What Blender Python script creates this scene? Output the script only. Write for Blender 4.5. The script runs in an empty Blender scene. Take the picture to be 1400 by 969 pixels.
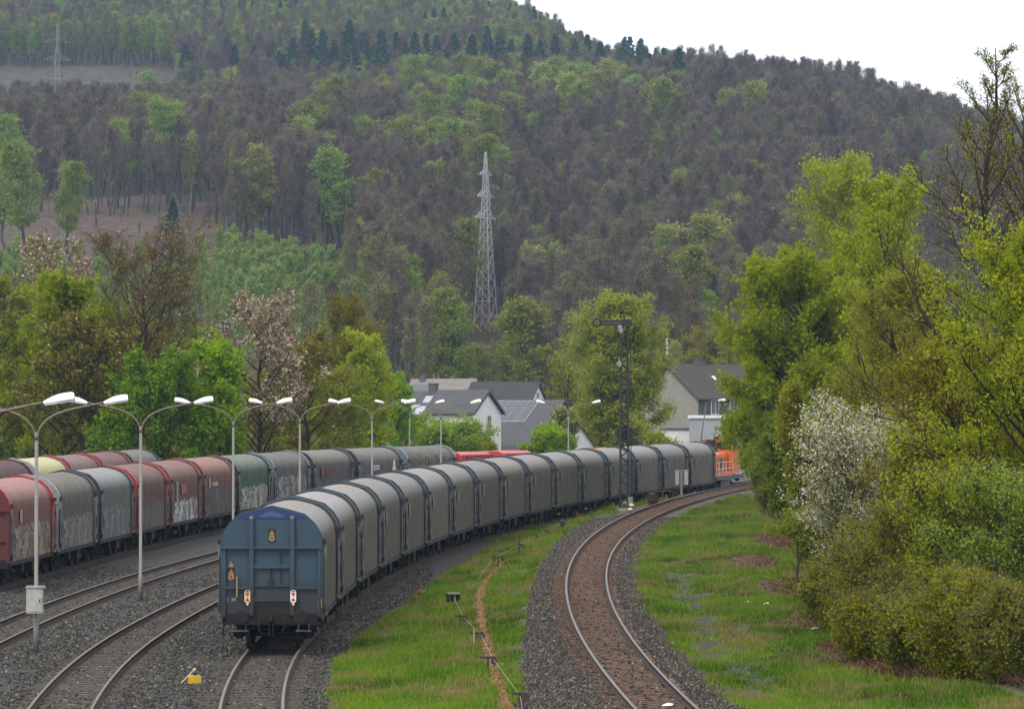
import bpy, bmesh, math, random
import numpy as np
from mathutils import Vector, Matrix

random.seed(11)
rng = np.random.default_rng(11)
scene = bpy.context.scene
COL = scene.collection

# ------------------------------------------------------------------ camera, world, sun, exposure
FPX, HOR, CAMH = 5200.0, 550.0, 7.3          # focal length in photo pixels, horizon row, eye height over the yard rails
cam_d = bpy.data.cameras.new('camera')
cam = bpy.data.objects.new('camera', cam_d)
COL.objects.link(cam)
scene.camera = cam
cam_d.sensor_width = 36.0
cam_d.lens = 36.0 * FPX / 1400.0
cam_d.clip_start = 1.0
cam_d.clip_end = 9000.0
cam.location = (0, 0, CAMH)
cam.rotation_euler = (math.radians(90.0) + math.atan((HOR - 484.0) / FPX), 0, 0)

world = bpy.data.worlds.new("World")
scene.world = world
world.use_nodes = True
wn, wl = world.node_tree.nodes, world.node_tree.links
wn.clear()
wo = wn.new('ShaderNodeOutputWorld')
bg = wn.new('ShaderNodeBackground')
sky = wn.new('ShaderNodeTexSky')
sky.sky_type = 'NISHITA'
sky.sun_disc = False
SUN_EL, SUN_AZ = 52.0, 215.0                 # the veiled sun stands high, behind the camera's left shoulder
sky.sun_elevation = math.radians(SUN_EL)
sky.sun_rotation = math.radians(SUN_AZ)
# thin bright overcast over the clear sky: brighter towards the zenith, with soft cloud structure
tc = wn.new('ShaderNodeTexCoord')
sep = wn.new('ShaderNodeSeparateXYZ')
wl.new(tc.outputs['Generated'], sep.inputs[0])
rmp = wn.new('ShaderNodeValToRGB')
rmp.color_ramp.elements[0].position = 0.0
rmp.color_ramp.elements[0].color = (0.80, 0.82, 0.86, 1)
rmp.color_ramp.elements[1].position = 0.9
rmp.color_ramp.elements[1].color = (1.0, 1.0, 1.0, 1)
wl.new(sep.outputs['Z'], rmp.inputs[0])
nz = wn.new('ShaderNodeTexNoise')
nz.inputs['Scale'].default_value = 2.5
nz.inputs['Detail'].default_value = 5
wl.new(tc.outputs['Generated'], nz.inputs['Vector'])
cl = wn.new('ShaderNodeMath'); cl.operation = 'MULTIPLY_ADD'
cl.inputs[1].default_value = 3.0; cl.inputs[2].default_value = 12.8
wl.new(nz.outputs[0], cl.inputs[0])
vm = wn.new('ShaderNodeVectorMath'); vm.operation = 'SCALE'
wl.new(rmp.outputs[0], vm.inputs[0]); wl.new(cl.outputs[0], vm.inputs['Scale'])
mx = wn.new('ShaderNodeMix'); mx.data_type = 'RGBA'
mx.inputs[0].default_value = 0.88
wl.new(sky.outputs[0], mx.inputs[6]); wl.new(vm.outputs[0], mx.inputs[7])
wl.new(mx.outputs[2], bg.inputs[0])
bg.inputs[1].default_value = 0.10
wl.new(bg.outputs[0], wo.inputs[0])

sun_d = bpy.data.lights.new('sun', 'SUN')
sun_d.energy = 1.5
sun_d.angle = math.radians(12)
sun_d.color = (1.0, 0.945, 0.85)
sun = bpy.data.objects.new('sun', sun_d)
COL.objects.link(sun)
sun.rotation_euler = (math.radians(90 - SUN_EL), 0, math.radians(180 - SUN_AZ))
sun.location = (-40, -40, 60)

vs = scene.view_settings
vs.view_transform = 'Standard'
vs.look = 'None'
vs.exposure = 0.42
vs.gamma = 1.0
vs.use_curve_mapping = False
cy = scene.cycles
cy.max_bounces = 6
cy.diffuse_bounces = 4
cy.glossy_bounces = 2
cy.transmission_bounces = 3
cy.transparent_max_bounces = 4
cy.volume_bounces = 1
cy.use_denoising = True
cy.caustics_reflective = False
cy.caustics_refractive = False

# ------------------------------------------------------------------ helpers
def PX(px, D):                               # sideways position of photo column px at distance D
    return (px - 700.0) * D / FPX
def ZY(py, D):                               # height of photo row py at distance D
    return CAMH + (HOR - py) * D / FPX

def tag(o, label=None, cat=None, group=None, kind=None):
    if label: o['label'] = label
    if cat: o['category'] = cat
    if group: o['group'] = group
    if kind: o['kind'] = kind
    return o
def empty(name, loc, rz=0.0, label=None, cat=None, group=None, kind=None):
    o = bpy.data.objects.new(name, None)
    COL.objects.link(o)
    o.empty_display_size = 0.3
    o.location = loc
    o.rotation_euler = (0, 0, rz)
    return tag(o, label, cat, group, kind)
def link(name, me, parent=None, loc=(0, 0, 0)):
    o = bpy.data.objects.new(name, me)
    COL.objects.link(o)
    o.location = loc
    if parent is not None: o.parent = parent
    return o

class MB:
    """collects boxes, tubes and prisms; build() links them as one mesh object"""
    def __init__(s):
        s.v, s.f, s.m = [], [], []
    def add(s, vs_, fs_, mi=0):
        b = len(s.v)
        s.v += [tuple(p) for p in vs_]
        for f in fs_:
            s.f.append(tuple(b + i for i in f)); s.m.append(mi)
        return s
    def box(s, c, d, mi=0, rz=0.0, M=None):
        hx, hy, hz = d[0] / 2, d[1] / 2, d[2] / 2
        vs_ = [Vector((x, y, z)) for z in (-hz, hz) for y in (-hy, hy) for x in (-hx, hx)]
        if rz: vs_ = [Matrix.Rotation(rz, 3, 'Z') @ p for p in vs_]
        if M is not None: vs_ = [M @ p for p in vs_]
        vs_ = [p + Vector(c) for p in vs_]
        return s.add(vs_, [(0, 2, 3, 1), (4, 5, 7, 6), (0, 1, 5, 4), (2, 6, 7, 3), (0, 4, 6, 2), (1, 3, 7, 5)], mi)
    def tube(s, pts, rad, n=8, mi=0, cap=True):
        pts = [Vector(p) for p in pts]
        if not hasattr(rad, '__len__'): rad = [rad] * len(pts)
        b = len(s.v); prev = None
        for i, p in enumerate(pts):
            t = (pts[min(i + 1, len(pts) - 1)] - pts[max(i - 1, 0)]).normalized()
            if prev is None:
                a = Vector((0, 0, 1)) if abs(t.z) < 0.9 else Vector((1, 0, 0))
                u = t.cross(a).normalized()
            else:
                u = (prev - t * prev.dot(t)).normalized()
            prev = u; w = t.cross(u)
            for k in range(n):
                a = 2 * math.pi * k / n
                s.v.append(tuple(p + (u * math.cos(a) + w * math.sin(a)) * rad[i]))
        for i in range(len(pts) - 1):
            for k in range(n):
                k2 = (k + 1) % n
                s.f.append((b + i * n + k, b + i * n + k2, b + (i + 1) * n + k2, b + (i + 1) * n + k)); s.m.append(mi)
        if cap:
            s.f.append(tuple(b + k for k in reversed(range(n)))); s.m.append(mi)
            e = b + (len(pts) - 1) * n
            s.f.append(tuple(e + k for k in range(n))); s.m.append(mi)
        return s
    def cyl(s, p0, p1, r, n=12, mi=0, r1=None):
        return s.tube([p0, p1], [r, r if r1 is None else r1], n, mi)
    def prism(s, poly, axis, a, b, mi=0):
        """polygon in the two other axes, pushed along axis from a to b"""
        def P(u, v, w):
            return {'x': (w, u, v), 'y': (u, w, v), 'z': (u, v, w)}[axis]
        n = len(poly)
        vs_ = [P(u, v, a) for u, v in poly] + [P(u, v, b) for u, v in poly]
        fs_ = [tuple(range(n)), tuple(range(2 * n - 1, n - 1, -1))] + [(i, n + i, n + (i + 1) % n, (i + 1) % n) for i in range(n)]
        return s.add(vs_, fs_, mi)
    def quad(s, a, b, c, d, mi=0):
        return s.add([a, b, c, d], [(0, 1, 2, 3)], mi)
    def mesh(s, name, mats, smooth=False, fix=True):
        me = bpy.data.meshes.new(name)
        me.from_pydata(s.v, [], s.f)
        if fix:
            bm = bmesh.new(); bm.from_mesh(me)
            bmesh.ops.recalc_face_normals(bm, faces=bm.faces)
            bm.to_mesh(me); bm.free()
        for m in (mats if isinstance(mats, (list, tuple)) else [mats]): me.materials.append(m)
        me.polygons.foreach_set('material_index', s.m)
        if smooth: me.polygons.foreach_set('use_smooth', [True] * len(me.polygons))
        me.update()
        return me
    def build(s, name, mats, parent=None, loc=(0, 0, 0), smooth=False, fix=True):
        return link(name, s.mesh(name, mats, smooth, fix), parent, loc)

def np_mesh(name, V, F, mat=None, attrs=None, smooth=False, midx=None):
    """mesh from arrays: F is (n,3) or (n,4) or a list of such arrays"""
    Fs = F if isinstance(F, list) else [F]
    Fs = [np.asarray(f, dtype=np.int32) for f in Fs if len(f)]
    me = bpy.data.meshes.new(name)
    V = np.asarray(V, dtype=np.float32)
    loops = np.concatenate([f.ravel() for f in Fs])
    tot = np.concatenate([np.full(len(f), f.shape[1], dtype=np.int32) for f in Fs])
    start = np.concatenate([[0], np.cumsum(tot)[:-1]]).astype(np.int32)
    me.vertices.add(len(V)); me.vertices.foreach_set('co', V.ravel())
    me.loops.add(len(loops)); me.loops.foreach_set('vertex_index', loops)
    me.polygons.add(len(tot)); me.polygons.foreach_set('loop_start', start)
    for m in (mat if isinstance(mat, (list, tuple)) else [mat] if mat else []): me.materials.append(m)
    if midx is not None: me.polygons.foreach_set('material_index', np.asarray(midx, dtype=np.int32))
    if smooth: me.polygons.foreach_set('use_smooth', np.ones(len(tot), dtype=bool))
    for k, a in (attrs or {}).items():
        at = me.attributes.new(k, 'FLOAT', 'POINT')
        at.data.foreach_set('value', np.asarray(a, dtype=np.float32))
    me.update(calc_edges=True)
    return me

def vnoise(x, y, seed=0):
    """smooth value noise on arrays"""
    x = np.asarray(x, dtype=np.float64); y = np.asarray(y, dtype=np.float64)
    xi, yi = np.floor(x).astype(np.int64), np.floor(y).astype(np.int64)
    fx, fy = x - xi, y - yi
    fx, fy = fx * fx * (3 - 2 * fx), fy * fy * (3 - 2 * fy)
    def h(a, b):
        n = (a * 374761393 + b * 668265263 + seed * 974711) & 0x7fffffff
        n = ((n ^ (n >> 13)) * 1274126177) & 0x7fffffff
        return ((n ^ (n >> 16)) & 0xffff) / 65535.0
    return (h(xi, yi) * (1 - fx) + h(xi + 1, yi) * fx) * (1 - fy) + (h(xi, yi + 1) * (1 - fx) + h(xi + 1, yi + 1) * fx) * fy
def fbm(x, y, seed=0, o=3):
    return sum(vnoise(x * 2 ** k, y * 2 ** k, seed + k) * 0.5 ** (k + 1) for k in range(o)) / (1 - 0.5 ** o)
def sstep(a, b, x):
    t = np.clip((np.asarray(x, dtype=np.float64) - a) / (b - a), 0, 1)
    return t * t * (3 - 2 * t)

# ------------------------------------------------------------------ materials
class NM:
    def __init__(s, name):
        s.m = bpy.data.materials.new(name); s.m.use_nodes = True
        s.t = s.m.node_tree; s.t.nodes.clear()
        s.out = s.t.nodes.new('ShaderNodeOutputMaterial')
        s.tc = None
    def n(s, ty, **kw):
        nd = s.t.nodes.new('ShaderNode' + ty)
        for k, v in kw.items(): setattr(nd, k, v)
        return nd
    def put(s, sock, v):
        if isinstance(v, bpy.types.NodeSocket): s.t.links.new(v, sock)
        elif v is not None:
            if hasattr(sock.default_value, '__len__') and not hasattr(v, '__len__'): v = (v, v, v, 1)[:len(sock.default_value)]
            if hasattr(v, '__len__') and len(v) == 3 and len(sock.default_value) == 4: v = (*v, 1)
            sock.default_value = v
    def co(s, which='Object'):
        if s.tc is None: s.tc = s.n('TexCoord')
        return s.tc.outputs[which]
    def xyz(s, v=None):
        nd = s.n('SeparateXYZ'); s.put(nd.inputs[0], v if v is not None else s.co()); return nd.outputs
    def scale(s, v, k):
        nd = s.n('Mapping'); s.put(nd.inputs[0], v); nd.inputs['Scale'].default_value = k; return nd.outputs[0]
    def noise(s, sc, det=3, v=None, rough=0.6):
        nd = s.n('TexNoise'); s.put(nd.inputs['Vector'], v if v is not None else s.co())
        nd.inputs['Scale'].default_value = sc; nd.inputs['Detail'].default_value = det; nd.inputs['Roughness'].default_value = rough
        return nd.outputs[0]
    def voro(s, sc, out='Color', v=None, feature='F1'):
        nd = s.n('TexVoronoi'); nd.feature = feature; s.put(nd.inputs['Vector'], v if v is not None else s.co())
        nd.inputs['Scale'].default_value = sc; return nd.outputs[out]
    def ramp(s, fac, stops, interp='LINEAR'):
        nd = s.n('ValToRGB'); s.put(nd.inputs[0], fac); cr = nd.color_ramp; cr.interpolation = interp
        while len(cr.elements) < len(stops): cr.elements.new(0.5)
        for e, (p, c) in zip(cr.elements, stops):
            e.position = p; e.color = (*c, 1) if hasattr(c, '__len__') else (c, c, c, 1)
        return nd.outputs[0]
    def mix(s, fac, a, b, mode='MIX'):
        nd = s.n('Mix', data_type='RGBA', blend_type=mode)
        s.put(nd.inputs[0], fac); s.put(nd.inputs[6], a); s.put(nd.inputs[7], b); return nd.outputs[2]
    def math(s, op, a, b=None, c=None):
        nd = s.n('Math', operation=op); s.put(nd.inputs[0], a)
        if b is not None: s.put(nd.inputs[1], b)
        if c is not None: s.put(nd.inputs[2], c)
        return nd.outputs[0]
    def attr(s, name):
        nd = s.n('Attribute'); nd.attribute_name = name; return nd.outputs['Fac']
    def rand(s):
        return s.n('ObjectInfo').outputs['Random']
    def hsv(s, col, h=0.5, sat=1.0, v=1.0):
        nd = s.n('HueSaturation'); s.put(nd.inputs['Color'], col); s.put(nd.inputs['Hue'], h); s.put(nd.inputs['Saturation'], sat); s.put(nd.inputs['Value'], v); return nd.outputs[0]
    def bump(s, h, st=0.5, dist=0.02):
        nd = s.n('Bump'); s.put(nd.inputs['Height'], h); nd.inputs['Strength'].default_value = st; nd.inputs['Distance'].default_value = dist; return nd.outputs[0]
    def pbr(s, col, rough=0.7, metal=0.0, normal=None, spec=0.5):
        nd = s.n('BsdfPrincipled'); s.put(nd.inputs['Base Color'], col); s.put(nd.inputs['Roughness'], rough)
        s.put(nd.inputs['Metallic'], metal); nd.inputs['Specular IOR Level'].default_value = spec
        if normal is not None: s.put(nd.inputs['Normal'], normal)
        s.t.links.new(nd.outputs[0], s.out.inputs[0]); return s.m

def worn(name, col, rough=0.6, metal=0.0, amt=0.35, sc=3.0, dirt=(0.03, 0.027, 0.024), bump=0.0, spec=0.5):
    """painted or bare surface with blotchy grime of its own"""
    m = NM(name)
    g = m.noise(sc, 5)
    f = m.ramp(g, [(0.42, 0.0), (0.72, amt)])
    g2 = m.ramp(m.noise(sc * 6, 3), [(0.3, 0.86), (0.7, 1.1)])
    c = m.mix(1.0, m.mix(f, col, dirt), g2, 'MULTIPLY')
    return m.pbr(c, rough, metal, m.bump(m.noise(sc * 12, 3), bump, 0.01) if bump else None, spec)

def leaf_mat(name, lo, mid, hi, trans=0.35, var=0.25):
    m = NM(name)
    c = m.ramp(m.attr('tone'), [(0.0, lo), (0.5, mid), (1.0, hi)])
    r = m.rand()
    c = m.hsv(c, m.math('MULTIPLY_ADD', r, 0.05 * var * 4, 0.5 - 0.025 * var * 4), 1.0, m.math('MULTIPLY_ADD', r, var * 1.6, 1.0 - var * 0.8))
    d = m.n('BsdfDiffuse'); m.put(d.inputs[0], c)
    t = m.n('BsdfTranslucent'); m.put(t.inputs[0], c)
    x = m.n('MixShader'); x.inputs[0].default_value = trans
    m.t.links.new(d.outputs[0], x.inputs[1]); m.t.links.new(t.outputs[0], x.inputs[2]); m.t.links.new(x.outputs[0], m.out.inputs[0])
    return m.m

def bark_mat(name, a, b, sc=6.0):
    m = NM(name)
    c = m.mix(m.ramp(m.noise(sc, 4), [(0.35, 0), (0.65, 1)]), a, b)
    r = m.rand()
    c = m.hsv(c, 0.5, 1.0, m.math('MULTIPLY_ADD', r, 0.4, 0.8))
    return m.pbr(c, 0.9, 0, None, 0.2)
# ------------------------------------------------------------------ track lines (x of the centre line for a distance y)
def arc(x0, d0, k_far, k_near):
    def f(y):
        y = np.asarray(y, dtype=np.float64)
        far = np.where(y < 310, (y - d0) ** 2 / k_far, (310 - d0) ** 2 / k_far + (y - 310) * 2 * (310 - d0) / k_far)
        return x0 + np.where(y > d0, far, (y - d0) ** 2 / k_near)
    return f
XB = arc(-7.1, 119, 1540, 900)       # the blue tail wagon's train
XC = arc(-11.85, 121, 1540, 860)     # empty yard track
XD = arc(-16.4, 123, 1580, 1600)     # second empty yard track
_pe = np.polyfit([140, 149.6, 161.6, 173.6, 185.6, 197.6, 209.5, 221.4, 233.0, 244.6, 256, 267, 278], [-21.75, -21.4, -20.96, -20.3, -19.8, -19.2, -18.5, -17.6, -16.4, -14.5, -12.2, -9.35, -6.2], 4)
def XE(y):                           # graffiti wagons
    y = np.asarray(y, dtype=np.float64)
    p = np.polyval(_pe, np.clip(y, 140, 285)); d = np.polyval(np.polyder(_pe), 285.0); d0 = np.polyval(np.polyder(_pe), 140.0)
    return p + np.maximum(y - 285, 0) * d + np.minimum(y - 140, 0) * d0
XA = arc(2.6, 122, 2130, 1900)       # main line on the right
def XF(y):
    y = np.asarray(y, dtype=np.float64)
    return -27.8 + (y - 205) * 0.045 + np.maximum(y - 225, 0) ** 2 / 3200
ZA, CANT = 0.55, 0.15                # main line: rail height and superelevation of its outer (left) rail

def slope(f, y):
    return float((f(y + 0.5) - f(y - 0.5)))

# ------------------------------------------------------------------ ground heights
def z_near(X, Y):
    X = np.asarray(X, dtype=np.float64); Y = np.asarray(Y, dtype=np.float64)
    a, b = XA(Y), XB(Y)
    u = X - a
    gapl, gapr = b + 1.9, a - 2.5
    t = np.clip((X - gapl) / np.maximum(gapr - gapl, 0.5), 0, 1)
    z = -0.22 + 0.50 * t * t * (3 - 2 * t)
    z = z + 0.30 * np.exp(-((Y - 250) / 28.0) ** 2) * np.sin(np.pi * t)          # low bank at the foot of the signal
    rise = 0.24 + 0.40 * sstep(2, 9, u) + 0.03 * np.maximum(u - 9, 0)
    z = np.where(u > 0, rise, z)
    bed = ZA - 0.175 + CANT * np.clip(0.5 - u / 1.5, -0.1, 1.1)
    w = 1 - sstep(1.5, 2.9, np.abs(u))
    z = z * (1 - w) + bed * w
    for f in (XB, XC, XD, XE):
        wb = 1 - sstep(1.3, 2.0, np.abs(X - f(Y)))
        z = z * (1 - wb) - 0.176 * wb
    return z + 0.05 * (fbm(X * 0.9, Y * 0.5, 5) - 0.5) * (1 - w) * np.minimum.reduce([sstep(1.5, 2.2, np.abs(X - f(Y))) for f in (XB, XC, XD, XE)])

HX = np.array([-900, -200, 250, 560, 700, 860, 985, 1130, 1260, 1400, 1650, 2600], dtype=float)
HD = np.array([430, 560, 700, 800, 900, 1050, 1250, 1400, 1600, 1800, 2200, 2700], dtype=float)
HZ = np.array([
    [0, 1, 22, 36, 50, 70, 88, 130, 165, 195, 235, 235],
    [0, 1, 22, 36, 50, 70, 88, 130, 165, 195, 235, 235],
    [0, 1, 22, 36, 50, 71, 91, 128, 160, 195, 230, 220],
    [0, 1, 16, 28, 48, 74, 97, 126, 163, 200, 215, 190],
    [0, 1, 10, 20, 42, 74, 98, 126, 160, 172, 165, 120],
    [0, 1, 10, 23, 43, 73, 97, 119, 131, 122, 90, 40],
    [0, 1, 13, 27, 46, 73, 98, 118, 114, 98, 60, 20],
    [0, 1, 13, 26, 44, 70, 98, 104, 94, 76, 36, 5],
    [0, 1, 13, 25, 41, 66, 89, 90, 78, 56, 18, 0],
    [0, 1, 12, 23, 37, 58, 78, 77, 64, 44, 10, 0],
    [0, 1, 10, 19, 30, 46, 60, 56, 44, 28, 4, 0],
    [0, 1, 8, 14, 20, 30, 40, 38, 28, 16, 0, 0]], dtype=float)
def z_hill(X, Y):
    X = np.asarray(X, dtype=np.float64); Y = np.asarray(Y, dtype=np.float64)
    c = 700 + X * FPX / np.maximum(Y, 420)
    def loc(a, g):
        i = np.clip(np.searchsorted(g, a) - 1, 0, len(g) - 2)
        t = np.clip((a - g[i]) / (g[i + 1] - g[i]), 0, 1)
        return i, t * t * (3 - 2 * t) * 0.45 + t * 0.55
    i, s = loc(c, HX); j, t = loc(Y, HD)
    z = (HZ[i, j] * (1 - s) + HZ[i + 1, j] * s) * (1 - t) + (HZ[i, j + 1] * (1 - s) + HZ[i + 1, j + 1] * s) * t
    k = sstep(560, 900, Y)
    return z + k * (10 * (fbm(X / 130, Y / 130, 3) - 0.5) + 4 * (fbm(X / 40, Y / 40, 9) - 0.5))

def grid_mesh(name, xs, ys, zf, mat, attrs=None):
    Xg, Yg = np.meshgrid(xs, ys)
    Z = zf(Xg, Yg)
    V = np.stack([Xg.ravel(), Yg.ravel(), Z.ravel()], 1)
    nx, ny = len(xs), len(ys)
    i = (np.arange(ny - 1)[:, None] * nx + np.arange(nx - 1)[None, :]).ravel()
    F = np.stack([i, i + 1, i + nx + 1, i + nx], 1)
    at = {k: f(Xg, Yg).ravel() for k, f in (attrs or {}).items()}
    return np_mesh(name, V, F, mat, at, smooth=True)

# wooded hillside soil: leaf litter, heath and a cleared slope
def hill_px(X, Y):
    Z = z_hill(X, Y)
    return 700 + X * FPX / np.maximum(Y, 100), HOR - (Z - CAMH) * FPX / np.maximum(Y, 100)
def m_heath(X, Y):
    px, py = hill_px(X, Y)
    n = 14 * (fbm(X / 25, Y / 25, 21) - 0.5)
    k = sstep(262, 280, py + n) * (1 - sstep(350, 372, py + n)) * (1 - sstep(290, 330, px))
    return k * (Y > 500)
def m_clear(X, Y):
    px, py = hill_px(X, Y)
    n = 14 * (fbm(X / 25, Y / 25, 31) - 0.5)
    return sstep(84, 96, py + n) * (1 - sstep(196, 212, py + n)) * (1 - sstep(205, 265, px)) * (Y > 1000)

g = NM('woodland_floor')
lit = g.mix(g.ramp(g.noise(0.25, 5), [(0.35, 0), (0.65, 1)]), (0.055, 0.036, 0.028), (0.10, 0.058, 0.045))
lit = g.mix(g.ramp(g.noise(0.06, 4), [(0.5, 0), (0.68, 1)]), lit, (0.05, 0.065, 0.025))
he = g.mix(g.ramp(g.noise(0.5, 5), [(0.4, 0), (0.6, 1)]), (0.07, 0.042, 0.043), (0.10, 0.075, 0.055))
he = g.mix(g.ramp(g.noise(0.12, 4), [(0.55, 0), (0.7, 1)]), he, (0.09, 0.10, 0.04))
cle = g.mix(g.ramp(g.noise(0.35, 6), [(0.4, 0), (0.6, 1)]), (0.095, 0.08, 0.064), (0.055, 0.056, 0.04))
c = g.mix(g.attr('heath'), lit, he)
c = g.mix(g.attr('cleared'), c, cle)
MAT_FLOOR = g.pbr(c, 0.95, 0, g.bump(g.noise(0.8, 5), 0.6, 0.6), 0.1)

me = grid_mesh('hillside', np.arange(-1000, 1001, 12.0), np.arange(-80, 2701, 12.0),
               lambda X, Y: np.where(Y < 440, -0.6, z_hill(X, Y) - 0.6), MAT_FLOOR, {'heath': m_heath, 'cleared': m_clear})
tag(link('terrain', me), 'wooded hillside and valley floor behind the railway yard', 'terrain', kind='structure')

# ------------------------------------------------------------------ near ground: one sheet with gravel, ballast, turf and bare soil
def edge(pts, z):
    """x(y) of a ground line picked from photo points"""
    D = np.array([(CAMH - z) * FPX / (py - HOR) for px, py in pts]); X = np.array([PX(px, d) for (px, py), d in zip(pts, D)])
    o = np.argsort(D); D, X = D[o], X[o]
    return lambda y: np.interp(y, D, X)
GL = edge([(440, 1010), (447, 969), (452, 905), (492, 862), (542, 824), (600, 786), (655, 752), (700, 722), (745, 702)], -0.05)
GR = edge([(692, 1010), (702, 969), (708, 905), (716, 850), (722, 815), (734, 788), (742, 765), (762, 738), (792, 717), (832, 700), (872, 691)], 0.2)
HEDGE = edge([(1440, 1000), (1395, 972), (1290, 938), (1172, 888), (1106, 806), (1070, 722), (1042, 684)], 0.6)

SPOTS = []                              # patches of dead bracken on the right bank: x, y, half width, half length
for px, py, wpx, ly in ((1058, 740, 30, 12), (1030, 765, 42, 9), (1075, 800, 45, 8), (1110, 845, 34, 5), (1150, 880, 40, 3.5), (1060, 705, 16, 14)):
    d = (CAMH - 0.6) * FPX / (py - HOR); SPOTS.append((PX(px, d), d, wpx * d / FPX, ly))
def masks(X, Y):
    n1 = fbm(X * 0.55, Y * 0.22, 41, 4); n2 = fbm(X * 1.7, Y * 0.7, 43, 3); n3 = fbm(X * 0.22, Y * 0.08, 47, 3)
    a, b = XA(Y), XB(Y)
    u = X - a
    jig = (n1 - 0.5) * 0.9 + (n2 - 0.5) * 0.5
    gl = np.where(Y > 238, b + 1.9, GL(Y)); gr = np.where(Y > 238, a - 2.6, GR(Y))
    strip = sstep(-0.15, 0.25, X - gl + jig) * (1 - sstep(-0.2, 0.25, X - gr + jig))
    bare = sstep(0.60, 0.70, n1 * 0.65 + n2 * 0.35) * 0.85
    right = sstep(1.65, 2.1, u + jig * 0.9) * (1 - sstep(0.8, 2.2, X - HEDGE(Y) + jig * 2))
    path = np.exp(-((u - 3.35 - (n3 - .5) * 1.4) / 0.55) ** 2) * sstep(90, 97, Y) * (1 - sstep(150, 170, Y))   # worn grey walkway beside the line
    rbare = np.clip(sstep(0.54, 0.66, n1 * 0.5 + n2 * 0.5) * 0.75 + path * (0.1 + 1.3 * n2), 0, 1)
    near_hedge = 0.85 * sstep(0.2, 1.6, X - HEDGE(Y) + (n3 - 0.5) * 6)
    for (sx, sy, rx, ry) in SPOTS:
        e = np.exp(-(((X - sx) / rx) ** 2 + ((Y - sy) / ry) ** 2) * (0.6 + 0.9 * n2))
        near_hedge = np.maximum(near_hedge, 0.9 * sstep(0.35, 0.6, e))
    grass = np.clip(strip * (1 - bare) + right * (1 - rbare) * (1 - near_hedge), 0, 1)
    soil = np.clip(np.maximum(near_hedge * (u > 2.4), strip * bare * 0.8 + right * rbare * 0.85 * (1 - path)), 0, 1)
    ball = 1 - sstep(1.7, np.where(u > 0, 2.4, 3.4), np.abs(u))
    ball = np.maximum(ball, (X > GR(Y) + 0.2) * (u < 0) * 1.0)
    rust = 1 - sstep(0.85, 1.5, np.abs(u + (n2 - .5) * 0.3))
    yard_bed = np.zeros_like(X)
    for f in (XB, XC, XD, XE):
        yard_bed = np.maximum(yard_bed, 1 - sstep(0.75, 1.3, np.abs(X - f(Y) + (n2 - .5) * 0.5)))
    return grass, soil, ball, rust, yard_bed
def mk(i):
    return lambda X, Y: masks(X, Y)[i]

g = NM('yard_ground')
vs1 = g.scale(g.co(), (1, 0.8, 1))
st = g.voro(15, 'Color', vs1)                       # stones
dist = g.voro(15, 'Distance', vs1)
sv = g.xyz(st)[0]
gr = g.ramp(sv, [(0.0, (0.0168, 0.0162, 0.015)), (0.55, (0.0408, 0.0396, 0.0372)), (0.9, (0.072, 0.0702, 0.066)), (0.985, (0.078, 0.0762, 0.072)), (1.0, (0.18, 0.174, 0.162))])
gr = g.mix(g.ramp(g.noise(0.35, 5), [(0.38, 0), (0.7, 0.7)]), gr, (0.03, 0.029, 0.027))
gr = g.mix(g.ramp(g.noise(0.9, 4), [(0.55, 0), (0.75, 0.4)]), gr, (0.10, 0.075, 0.05))
ba = g.ramp(sv, [(0.0, (0.024, 0.0208, 0.0192)), (0.5, (0.0688, 0.0584, 0.048)), (0.88, (0.116, 0.1008, 0.0864)), (0.98, (0.136, 0.124, 0.116)), (1.0, (0.288, 0.272, 0.256))])
ru = g.ramp(sv, [(0.0, (0.052, 0.02808, 0.01768)), (0.5, (0.13, 0.0728, 0.0468)), (0.9, (0.1872, 0.1092, 0.0728)), (1.0, (0.2704, 0.208, 0.1664))])
yb = g.ramp(sv, [(0.0, (0.028, 0.0208, 0.016)), (0.5, (0.068, 0.0528, 0.0384)), (0.9, (0.104, 0.0856, 0.0664)), (1.0, (0.24, 0.224, 0.2))])
c = g.mix(g.attr('yard_bed'), gr, yb)
c = g.mix(g.attr('ballast'), c, ba)
c = g.mix(g.attr('rust'), c, ru)
so = g.ramp(g.noise(3.5, 5), [(0.3, (0.05, 0.032, 0.02)), (0.55, (0.105, 0.062, 0.036)), (0.75, (0.16, 0.115, 0.07))])
tu = g.ramp(g.noise(1.6, 5), [(0.3, (0.045, 0.06, 0.016)), (0.55, (0.075, 0.11, 0.022)), (0.78, (0.13, 0.115, 0.045))])
c = g.mix(g.attr('soil'), c, so)
c = g.mix(g.attr('grass'), c, tu)
MAT_GROUND = g.pbr(c, 0.92, 0, g.bump(g.math('SUBTRACT', 1.0, dist), 0.9, 0.05), 0.25)
xs = np.concatenate([np.arange(-60, -26, 1.0), np.arange(-26, 24, 0.2), np.arange(24, 70.1, 1.0)])
ys = np.concatenate([np.arange(60, 80, 1.0), np.arange(80, 170, 0.3), np.arange(170, 320, 0.6), np.arange(320, 451, 2.0)])
me = grid_mesh('railway_ground', xs, ys, z_near, MAT_GROUND,
               {'grass': mk(0), 'soil': mk(1), 'ballast': mk(2), 'rust': mk(3), 'yard_bed': mk(4)})
tag(link('ground', me), 'gravel yard, ballast and turf the tracks lie on', 'ground', kind='structure')

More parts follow.
